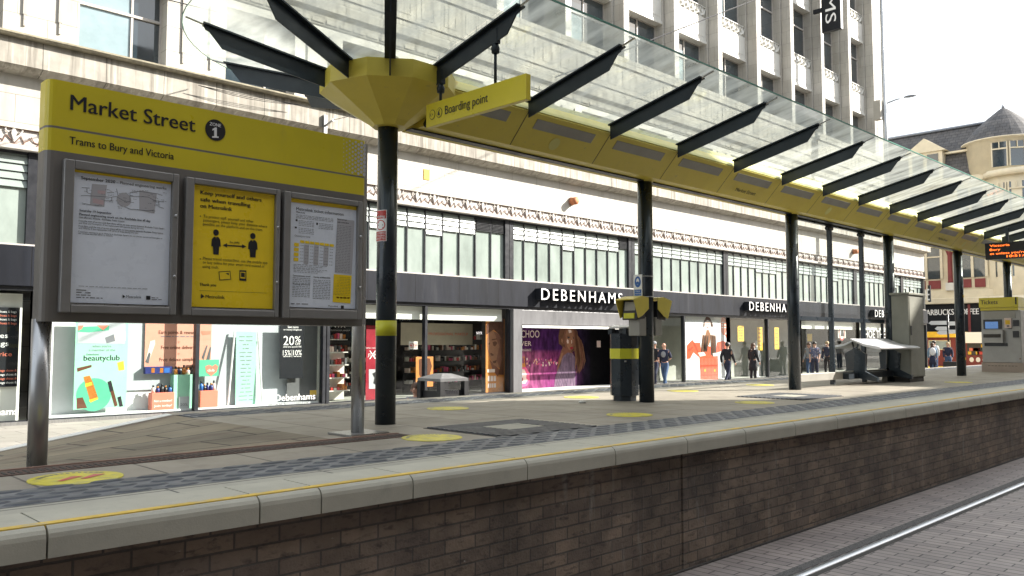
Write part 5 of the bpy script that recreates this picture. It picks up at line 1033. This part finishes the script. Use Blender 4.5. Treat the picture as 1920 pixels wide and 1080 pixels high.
def fcol(y, x=XS - .25):
    mb = MB('oxblood').lathe((x, y, 0), [(.2, 5.15), (.17, 5.3), (.16, 7.2), (.22, 7.4), (.3, 7.6)], 12); c = mb.build('column', FB); mb = MB('spandrel').box(x - .25, x + .24, y - .28, y + .28, 4.56, 5.14); mb.build('column_base', c); mb = MB('spandrel').box(x - .25, x + .24, y - .3, y + .3, 7.62, 9.3); mb.build('column_capital', c)
for y in (21.75, 25.3, 28.9): fcol(y)
mb = MB('oxblood')
for k in range(10):
    y = 19.6 + k * 1.2; 
    for a_ in ((y, y + 1.1, 8.78, 8.83), (y, y + 1.1, 9.22, 9.27), (y, y + .05, 8.83, 9.22), (y + 1.05, y + 1.1, 8.83, 9.22)): mb.box(XS - .02, XS - .003, *a_)
mb.build('frieze_outline', FB)
MB('slate').prism([(XS + .1, 40, 13.0), (XS + .9, 40, 15.2), (XS + 14, 40, 15.2), (XS + 14, 40, 13.0)], (0, -20.5, 0)).build('mansard', FB)
MB('slate').prism([(XS + .7, 40, 15.25), (XS + 2.6, 40, 17.5), (XS + 10, 40, 17.5), (XS + 14, 40, 15.25)], (0, -20.5, 0)).build('roof', FB)
MB('lead').tube([(XS + 2.5, 40, 17.55), (XS + 2.5, 19.5, 17.55)], .12, 8).build('ridge', FB); MB('cream').box(XS + .55, XS + .95, 19.5, 40, 15.15, 15.3).build('gutter', FB)
MB('slate').lathe((XS + 1.9, 18.35, 15.55), [(2.85, 0), (2.45, .55), (1.85, 1.25), (1.05, 2.), (.3, 2.6), (.05, 2.75)], 28, smooth=False).build('turret_roof', FB); MB('lead').lathe((XS + 1.9, 18.35, 18.25), [(.1, 0), (.12, .15), (.03, .3), (.02, .6)], 8).build('finial', FB)
MB('cream').lathe((XS + 1.9, 18.35, 13.1), [(2.56, 0), (2.56, 2.4), (2.9, 2.42), (2.9, 2.5)], 28).build('turret_drum', FB)
for k in range(9):
    a = PI * (1.02 - .2 + k * .14) + .25; cx, cy = XS + 1.9, 18.35
    for z0_, z1_, rr, cyy in ((13.4, 15.2, 2.6, 18.35), (9.95, 12.2, 2.73, 17.3), (5.4, 8.0, 2.73, 17.3)):
        da = .2; p = lambda r, e, z: (cx + r * math.cos(a + e), cyy + r * math.sin(a + e), z)
        if z0_ > 13 and k < 1: continue
        w = MB('win_glass').hexa([p(rr, -da, z0_), p(rr, da, z0_), p(rr - .2, da, z0_), p(rr - .2, -da, z0_), p(rr, -da, z1_), p(rr, da, z1_), p(rr - .2, da, z1_), p(rr - .2, -da, z1_)]).build('window', FB)
        f = MB('cream')
        for e0, e1, za, zb in ((-da, -da + .03, z0_, z1_), (da - .03, da, z0_, z1_), (-da + .03, da - .03, z1_ - .55, z1_ - .45), (-.012, .012, z1_ - .45, z1_)): f.hexa([p(rr + .06, e0, za), p(rr + .06, e1, za), p(rr, e1, za), p(rr, e0, za), p(rr + .06, e0, zb), p(rr + .06, e1, zb), p(rr, e1, zb), p(rr, e0, zb)])
        f.build('frame', w)
dy = 23.4; D_ = MB('cream').box(XS + .1, XS + 2.5, dy - 1.25, dy + 1.25, 13.1, 15.4).build('dormer', FB)
MB('cream').prism([(XS - .05, dy - 1.55, 15.4), (XS - .05, dy + 1.55, 15.4), (XS - .05, dy, 16.5)], (2.4, 0, 0)).build('dormer_gable', D_)
for s in (-1, 1): MB('win_glass').box(XS + .05, XS + .095, dy + s * .55 - .4, dy + s * .55 + .4, 13.4, 15.2).build('dormer_window', D_)
# ground floor of the far building and kiosks
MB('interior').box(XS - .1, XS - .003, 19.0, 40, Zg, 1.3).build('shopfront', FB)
def kiosk(y0, y1, x, label, kind):
    t = thing('street_kiosk', (x, (y0 + y1) / 2, Zg), label, 'kiosk', 'kiosks in front of the corner building')
    MB('oxblood').box(x, x + 2.2, y0, y1, Zg, 1.0).build('kiosk_body', t)
    if kind:
        MB('bannery').box(x - .3, x + 2.3, y0 - .1, y1 + .1, 1.01, 1.4).build('kiosk_roof', t); w = MB('cream').box(x - .03, x - .002, y0 + .3, y0 + 1.75, .15, .82).build('serving_window', t); MB('painted_reflection').box(x - .04, x - .031, y0 + .38, y0 + 1.67, .22, .75).build('pane', w)
    else:
        MB('strip').box(x - .7, x + 2.3, y0 - .1, y1 + .1, .62, 1.35).build('awning', t); s = MB('shelfdark').box(x - .04, x - .002, y0 + .1, y1 - .1, -.2, .6).build('display_shelf', t); mb = MB('bannery'); rn = random.Random(8)
        for k in range(14): mb.use(rn.choice(['bannery', 'red', 'ink2', 'coral', 'palepink', 'darkgrey'])); yy = y0 + .15 + rn.random() * (y1 - y0 - .5); zz = -.15 + rn.randrange(3) * .24; mb.box(x - .1, x - .042, yy, yy + .2, zz, zz + .2)
        mb.build('goods', s); mb = MB('white'); [mb.disc((x - .045, y0 + .3 + k * .4, -.5), UX, UZ, .14, .17, 12) for k in range(3)]; mb.build('printed_discs', t)
a = at(1792, 660, X=62); b = at(1738, 660, X=62); kiosk(a.y, b.y, 62, 'oxblood kiosk with yellow roof and serving window', 1)
a = at(1840, 660, X=62); b = at(1811, 660, X=62); kiosk(a.y - .5, b.y, 62, 'red market kiosk with white awning and goods on display', 0)
a = at(1841, 690, Z=Zg); MB('bannery').box(55, 61.9, 18.2, 21.2, Zg + .0, Zg + .016).build('ground_panel', label='yellow painted ground panel in front of the red market kiosk', cat='panel')
# signpost
c = at(1780, 690, X=55); SP = thing('signpost', (55, c.y, Zg), 'black finger signpost with pale direction arms before the far kiosks', 'signpost')
MB('black').tube([(55, c.y, Zg), (55, c.y, 2.4)], .06, 8).build('pole', SP)
for z, s, L_ in ((1.75, 1, .95), (1.4, 1, .6), (1.15, 1, .5), (1.7, -1, .6), (1.2, -1, .6)): MB('white').prism([(54.93, c.y + s * .05, z), (54.93, c.y + s * L_, z), (54.93, c.y + s * (L_ + .15), z + .11), (54.93, c.y + s * L_, z + .24), (54.93, c.y + s * .05, z + .24)], (.03, 0, 0)).build('direction_arm', SP)
# street lamp pole
SL = thing('street_lamp', (43.9, 17, Zg), 'tall grey lamp pole with flat lamp head in front of the tower corner', 'street lamp')
MB('tube_grey').tube([(43.9, 17, Zg), (43.9, 17, 12), (43.9, 17, 24)], [.13, .11, .09], 12).build('pole', SL)
h = at(1672, 190, Y=17.); MB('tube_grey').tube([(43.9, 17, h.z - .35), (44.35, 16.6, h.z - .1), (44.75, 16.25, h.z + .05)], .04, 8).build('arm', SL)
MB('lead').ell((44.95, 16.08, h.z + .1), (.36, .2, .06), 14, 6, Matrix.Rotation(-.7, 3, 'Z') @ Matrix.Rotation(-.15, 3, 'Y')).build('lamp_head', SL); MB('device').box(43.45, 43.75, 17.05, 17.4, h.z - 1.2, h.z - .2).build('control_box', SL)
# wires
def wire(p, r, lab): MB('black').tube(p, r, 6).build('span_wire', label=lab, cat='wire', group='overhead wires')
a = at(1420, -2, X=24); b = at(1162, 98, X=17); wire([a + (a - b) * .6, a, b, b + (b - a) * .35], .018, 'thick black span wire crossing over the glass canopy')
a = at(300, -4, Y=15); b = at(520, 50, Y=17.); wire([a + (a - b), a, b, b + (b - a) * .25], .012, 'thin dark wire crossing behind the rounded glass end')
c = at(607, 238, Y=19.); t = thing('wire_bracket', c, 'small steel wire bracket fixed to ledge between sign and canopy', 'bracket'); MB('steel').box(c.x - .05, c.x + .05, 18.9, 18.98, c.z - .2, c.z + .3).build('plate', t); MB('steel').tube([c, c + Vector((0, -.45, .1))], .03, 6).build('arm', t); MB('black').tube([c + Vector((0, -.45, .1)), at(700, 208, Y=14), at(760, 180, Y=11)], .008, 5).build('stay', t)
mb = MB('black')
for k in range(3): mb.tube([at(372 + j * 32, 160 + j * 6.2 + (1 + 3 * k) * math.sin(j * PI / 6), Y=18.78) for j in range(7)], .007, 4)
mb.build('loose_cable', label='loose black cables drooping along the weathered ledge above the sign', cat='cable')
# street bin
t = thing('street_bin', (9.75, 11.7, Zg), 'square dark metal street bin with pyramid lid near the shop windows', 'bin'); x, y = 9.75, 11.7
mb = MB('device'); [mb.use('darkmetal').box(x + sx * .28 - .05, x + sx * .28 + .05, y + sy * .28 - .05, y + sy * .28 + .05, Zg, .0) for sx in (-1, 1) for sy in (-1, 1)]; mb.build('corner_post', t)
MB('lidgrey').lathe((x, y, 0), [(.46, .0), (.46, .05), (.16, .13)], 4, PI / 4, smooth=False).build('lid', t); MB('darkmetal').box(x - .27, x + .27, y - .27, y + .27, Zg + .08, -.17).build('basket', t)
mb = MB('ink')
for k in range(9):
    for j in range(5): mb.box(x - .25 + k * .058, x - .215 + k * .058, y - .274, y - .2705, -.62 + j * .1, -.56 + j * .1)
mb.build('mesh_front', t)
# opposite side of the street (behind the camera): what shades the tracks
def block(name, x0, x1, y, h, lab):
    t = thing(name, ((x0 + x1) / 2, y, Zg), lab, 'building', 'buildings across the street'); MB('opp').box(x0, x1, y - 16, y, Zg, h).build('wall', t)
    z = 3.2
    while z < h - 2: MB('win_glass').box(x0 + .6, x1 - .6, y + .002, y + .03, z, z + 1.5).build('ribbon_window', t); z += 3.3
    MB('backdrop').box(x0, x1, y, y + .6, 2.2, 2.9).build('shop_canopy', t)
block('opposite_building', -40, 27.5, -8, 17.3, 'tall brick block across the street behind the camera'); block('opposite_building', 27.7, 35.1, -8, 12.9, 'lower brick block in the middle across the street'); block('opposite_building', 35.3, 75, -8, 16.0, 'brick block at the far right across the street')

# ================================================================== PEOPLE
def skin_mesh(V, E, R, root=0):
    me = bpy.data.meshes.new('s'); me.from_pydata(V, E, []); o = bpy.data.objects.new('s', me); C.objects.link(o)
    o.modifiers.new('k', 'SKIN'); s = o.modifiers.new('u', 'SUBSURF'); s.levels = 1; s.render_levels = 1
    for i, sv in enumerate(me.skin_vertices[0].data):
        r = R[i]; sv.radius = r if isinstance(r, tuple) else (r, r); sv.use_root = i == root
    d = DG(); m2 = bpy.data.meshes.new_from_object(o.evaluated_get(d), depsgraph=d); out = ([tuple(v.co) for v in m2.vertices], [tuple(p.vertices) for p in m2.polygons])
    bpy.data.objects.remove(o); bpy.data.meshes.remove(me); bpy.data.meshes.remove(m2); return out
def person(label, loc, rz, top, legs, hair='short', hcol='h_dark', h=1.72, pose='walk', sleeve='long', stride=.3, lean=0., extra=None, arm=None, group=None):
    k = h / 1.72; t = thing('person', (0, 0, 0), label, 'person', group)
    hipz = .92 if pose != 'sit' else .2
    J = {'pel': (0, 0, hipz), 'wai': (.01 + lean * .2, 0, hipz + .16), 'che': (.02 + lean * .45, 0, hipz + .36), 'nb': (.01 + lean * .7, 0, hipz + .54), 'nk': (.03 + lean * .8, 0, hipz + .6), 'hd': (.05 + lean, 0, hipz + .68), 'ht': (.04 + lean * 1.1, 0, hipz + .79)}
    for s, n in ((1, 'l'), (-1, 'r')):
        f = stride * s
        if pose == 'walk': J['h' + n] = (0, s * .09, hipz - .06); J['k' + n] = (f * .55 + .06, s * .09, .5); J['a' + n] = (f * (1. if f > 0 else 1.15), s * .085, .09 if f >= 0 else .16); J['t' + n] = (f * (1. if f > 0 else 1.1) + .16, s * .1, .035 if f >= 0 else .06)
        elif pose == 'stand': J['h' + n] = (0, s * .09, hipz - .06); J['k' + n] = (.03, s * .1, .5); J['a' + n] = (0, s * .1, .09); J['t' + n] = (.16, s * .12, .035)
        else: J['h' + n] = (.05, s * .1, hipz - .02); J['k' + n] = (.42, s * .14, .42); J['a' + n] = (.45, s * .12, .08); J['t' + n] = (.6, s * .13, .035)
        b = J['nb']; J['s' + n] = (b[0] - .01, s * .17, b[2] - .06)
        ax = -f * .6 if pose == 'walk' else .08
        J['e' + n] = (b[0] + ax * .5 - .03, s * .215, b[2] - .33); J['w' + n] = (b[0] + ax + .1, s * (.12 if arm == 'front' else .2), b[2] - .56 if arm != 'front' else b[2] - .42)
        if pose == 'sit': J['e' + n] = (b[0] + .12, s * .25, b[2] - .3); J['w' + n] = (.4, s * .15, .5)
    base = {'pel': (.13, .1), 'wai': .105, 'che': (.14, .1), 'nb': .075, 'nk': .052, 'hd': (.082, .095), 'ht': .075}
    for n in 'lr': base.update({'h' + n: .085, 'k' + n: .056, 'a' + n: .038, 't' + n: .035, 's' + n: .06, 'e' + n: .042, 'w' + n: .03})
    chain = [('pel', 'wai'), ('wai', 'che'), ('che', 'nb'), ('nb', 'nk'), ('nk', 'hd'), ('hd', 'ht')] + [e for n in 'lr' for e in (('pel', 'h' + n), ('h' + n, 'k' + n), ('k' + n, 'a' + n), ('a' + n, 't' + n), ('che', 's' + n), ('s' + n, 'e' + n), ('e' + n, 'w' + n))]
    def part(edges, inflate, over=None):
        names = []; [names.append(x) for e in edges for x in e if x not in names]
        R = []
        for n in names:
            r = (over or {}).get(n, base[n]); R.append(tuple(q + inflate for q in r) if isinstance(r, tuple) else r + inflate)
        return skin_mesh([J[n] for n in names], [(names.index(a), names.index(b)) for a, b in edges], R, 0)
    body = MB('skin'); body.smooth = True; body.add(*part(chain, 0))
    hd = Vector(J['hd']); body.ell(hd + Vector((.1, 0, -.005)), (.03, .014, .022), 6, 4)
    for s in (-1, 1): body.ell(hd + Vector((0, s * .085, 0)), (.018, .01, .03), 6, 4)
    for n, s in (('l', 1), ('r', -1)):                       # palm, four fingers and a thumb
        w = Vector(J['w' + n]); e = Vector(J['e' + n]); d = (w - e).normalized(); sd = Vector((d.z, 0, -d.x)).normalized(); body.ell(w + d * .045, (.03, .016, .045), 8, 5)
        for j, L_ in enumerate((.06, .072, .068, .052)): a = w + d * .08 + sd * (.022 - j * .015); body.tube([a, a + d * L_ * .55, a + d * L_ * .9 - Vector((0, s * .02, 0))], [.008, .0075, .006], 6)
        a = w + d * .03 + sd * .026; body.tube([a, a + d * .03 + sd * .02, a + d * .06 + sd * .022], [.01, .009, .007], 6)
    parts = [('body', body)]
    sh = MB(top); sh.smooth = True; ch = [('pel', 'wai'), ('wai', 'che'), ('che', 'nb')] + [e for n in 'lr' for e in ((('che', 's' + n), ('s' + n, 'e' + n)) + ((('e' + n, 'w' + n),) if sleeve == 'long' else ()))]
    sh.add(*part(ch, .022, {'nb': .07})); parts.append(('jacket' if sleeve == 'long' else 'shirt', sh))
    tr = MB(legs); tr.smooth = True; tr.add(*part([('wai', 'pel')] + [e for n in 'lr' for e in (('pel', 'h' + n), ('h' + n, 'k' + n), ('k' + n, 'a' + n))], .016, {'wai': .09})); parts.append(('trousers', tr))
    so = MB('c_black'); so.smooth = True
    for n in 'lr': a = Vector(J['a' + n]); b = Vector(J['t' + n]); so.tube([a + Vector((-.05, 0, -.03)), a + Vector((.02, 0, -.02)), b, b + Vector((.05, 0, 0))], [.03, .05, .042, .02], 8)
    parts.append(('shoes', so))
    if hair != 'bald':
        ha = MB(hcol); c = hd + Vector((-.015, 0, .045)); ha.ell(c + Vector((-.012, 0, .01)), (.1, .095, .1), 12, 8)
        if hair == 'long': ha.ell(hd + Vector((-.07, 0, -.13)), (.065, .105, .2), 10, 7)
        parts.append(('hair', ha))
    if hair == 'cap':
        ca = MB('c_grey'); ca.ell(hd + Vector((-.005, 0, .07)), (.108, .102, .075), 12, 6); ca.prism([hd + Vector((.08, -.07, .06)), hd + Vector((.19, -.05, .045)), hd + Vector((.19, .05, .045)), hd + Vector((.08, .07, .06))], (0, 0, .012)); parts.append(('cap', ca))
    ey = MB('ink'); [ey.ell(hd + Vector((.082, s * .033, .02)), (.012, .012, .008), 6, 4) for s in (-1, 1)]; parts.append(('eyes', ey))
    mo = MB('brown'); mo.ell(hd + Vector((.083, 0, -.045)), (.012, .025, .006), 6, 4); parts.append(('mouth', mo))
    if extra: parts += extra(J)
    rot = Matrix.Translation(Vector(loc)) @ Matrix.Rotation(rz, 4, 'Z') @ Matrix.Scale(k, 4)
    t.matrix_basis = Matrix.Translation(Vector(loc)) @ Matrix.Rotation(rz, 4, 'Z')
    for n, m in parts: m.v = [tuple(rot @ Vector(v)) for v in m.v]; m.build(n, t)
    return t
def backpack(m, w=.16):
    def f(J): b = Vector(J['che']); mb = MB(m); mb.ell(b + Vector((-.19, 0, -.02)), (.1, w, .22), 10, 7); return [('backpack', mb)]
    return f
def teeprint(J): b = Vector(J['che']); mb = MB('c_grey'); mb.ell(b + Vector((.1, 0, .0)), (.035, .1, .12), 10, 6); return [('shirt_print', mb)]
def bag(J): w = Vector(J['wr']); mb = MB('c_white'); mb.box(w.x - .14, w.x + .14, w.y - .05, w.y + .05, w.z - .42, w.z - .08); return [('carrier_bag', mb)]
def scarf(J): b = Vector(J['nb']); mb = MB('c_white'); mb.ell(b, (.1, .11, .06), 10, 5); mb.tube([b + Vector((.1, .05, 0)), b + Vector((.14, .06, -.25)), b + Vector((.13, .06, -.5))], [.04, .05, .03], 6); return [('scarf', mb)]
def skirt(m):
    def f(J): p = J['pel']; mb = MB(m); mb.lathe((p[0], p[1], 0), [(.2, p[2] - .38), (.17, p[2] - .1), (.13, p[2] + .1)], 12, sx=.8); return [('skirt', mb)]
    return f
def at_h(px, Y): p = at(px, 640, Y=Y); return (p.x, Y, Zg)
person('bald man in navy tee and blue jeans walking left past the shop window', at_h(1246, 18.0), math.radians(195), 'c_navy', 'c_jeans', 'bald', h=1.66, sleeve='short', stride=.3, lean=.05, extra=teeprint, arm='front')
person('person in dark top and cap, mostly hidden by the help point post', at_h(1227, 18.5), math.radians(195), 'c_black', 'c_navy', 'cap', h=1.7)
person('man in black jacket and grey cap walking right beside the red knit poster', at_h(1363, 17.6), math.radians(5), 'c_black', 'c_navy', 'cap', h=1.66, stride=.33)
person('woman in long black coat with pale scarf facing right at the shop window', at_h(1411, 17.8), math.radians(-5), 'c_black', 'c_black', 'long', 'h_brown', h=1.62, pose='stand', extra=lambda J: scarf(J) + skirt('c_black')(J))
person('person with bowed head sitting on pavement just left of street bin', (at(784, 735, Y=12.2).x, 12.2, Zg), math.radians(210), 'c_grey', 'c_navy', 'short', 'h_brown', h=1.6, pose='sit', lean=.1)
person('person in floral shirt outside shop behind the wind screen', at_h(1527, 17.6), math.radians(200), 'c_floral', 'c_navy', 'short', 'h_dark', h=1.68, pose='stand', sleeve='short')
person('person with brown hair and pale jacket, leftmost behind the wind screen', at_h(1517, 18.2), math.radians(170), 'c_grey', 'c_jeans', 'long', 'h_brown', h=1.64, pose='stand')
person('fair haired person in dark jacket near the second wind screen mullion', at_h(1551, 18.2), math.radians(185), 'c_navy', 'c_black', 'short', 'h_fair', h=1.7, pose='stand')
person('woman with long brown hair and white backpack seen from behind near far kiosks', (at(1748, 650, X=47).x, at(1748, 650, X=47).y, Zg), math.radians(20), 'c_blue', 'c_navy', 'long', 'h_brown', h=1.62, pose='stand', extra=lambda J: backpack('c_white', .17)(J) + skirt('c_navy')(J))
person('dark haired person in pale top just behind the woman with white backpack', (at(1751, 640, X=49).x, at(1751, 640, X=49).y, Zg), math.radians(20), 'c_white', 'c_jeans', 'short', 'h_dark', h=1.74, pose='stand')
person('fair haired person in navy top and jeans standing beside the black case', (at(1777, 650, X=47).x, at(1777, 650, X=47).y, Zg), math.radians(200), 'c_navy', 'c_jeans', 'short', 'h_fair', h=1.66, pose='stand', extra=backpack('c_blue', .2))
c = at(1785, 690, X=45); t = thing('street_case', (45, c.y, Zg), 'black box case standing on the street before the fair haired person', 'case'); MB('black').box(44.8, 45.3, c.y - .35, c.y + .35, Zg, -.28).build('case_body', t, bevel=.02); mb = MB('dot'); mb.disc((44.795, c.y + .05, -.6), UX, UZ, .08, .06, 8); mb.build('case_mark', t)
# ================================================================== LIGHT, SKY, CAMERA
sd = Vector((.81, -.59, .60)).normalized(); el = math.asin(sd.z); azm = math.atan2(sd.x, sd.y)
L = bpy.data.lights.new('sun', 'SUN'); L.energy = 4.4; L.angle = math.radians(.5); L.color = (1, .94, .85)
lo = bpy.data.objects.new('sun', L); C.objects.link(lo); lo.rotation_euler = (-sd).to_track_quat('-Z', 'Y').to_euler()
w = bpy.data.worlds.new('World'); bpy.context.scene.world = w; w.use_nodes = True; nt = w.node_tree; N = nt.nodes
bg = N['Background']; sky = N.new('ShaderNodeTexSky'); sky.sky_type = 'NISHITA'; sky.sun_disc = False; sky.sun_elevation = el; sky.sun_rotation = azm; sky.dust_density = 3.; sky.air_density = 1.2
nt.links.new(sky.outputs[0], bg.inputs[0]); bg.inputs[1].default_value = .08
cl = N.new('ShaderNodeBackground'); cl.inputs[0].default_value = (.93, .97, 1, 1); cl.inputs[1].default_value = .62
tc = N.new('ShaderNodeTexCoord'); nz = N.new('ShaderNodeTexNoise'); nz.inputs['Scale'].default_value = 2.2; nz.inputs['Detail'].default_value = 6; nt.links.new(tc.outputs['Generated'], nz.inputs['Vector'])
mr = N.new('ShaderNodeMapRange'); nt.links.new(nz.outputs[0], mr.inputs[0])
for i, q_ in enumerate((.3, .65, .35, .92)): mr.inputs[i + 1].default_value = q_
mx = N.new('ShaderNodeMixShader'); nt.links.new(mr.outputs[0], mx.inputs[0]); nt.links.new(bg.outputs[0], mx.inputs[1]); nt.links.new(cl.outputs[0], mx.inputs[2]); nt.links.new(mx.outputs[0], N['World Output'].inputs[0])
cam = bpy.data.cameras.new('camera'); co = bpy.data.objects.new('camera', cam); C.objects.link(co); cam.sensor_width = 36; cam.lens = FPX / 1920 * 36; cam.clip_end = 1000; cam.clip_start = .05
co.matrix_world = Matrix(((_R.x, _V.x, -_F.x, 0), (_R.y, _V.y, -_F.y, 0), (_R.z, _V.z, -_F.z, CZ), (0, 0, 0, 1)))
sc = bpy.context.scene; sc.camera = co; sc.view_settings.view_transform = 'Standard'; sc.view_settings.look = 'None'; sc.view_settings.gamma = 1; sc.view_settings.exposure = 1.62
sc.cycles.max_bounces = 10; sc.cycles.transparent_max_bounces = 24; sc.cycles.caustics_reflective = False; sc.cycles.caustics_refractive = False
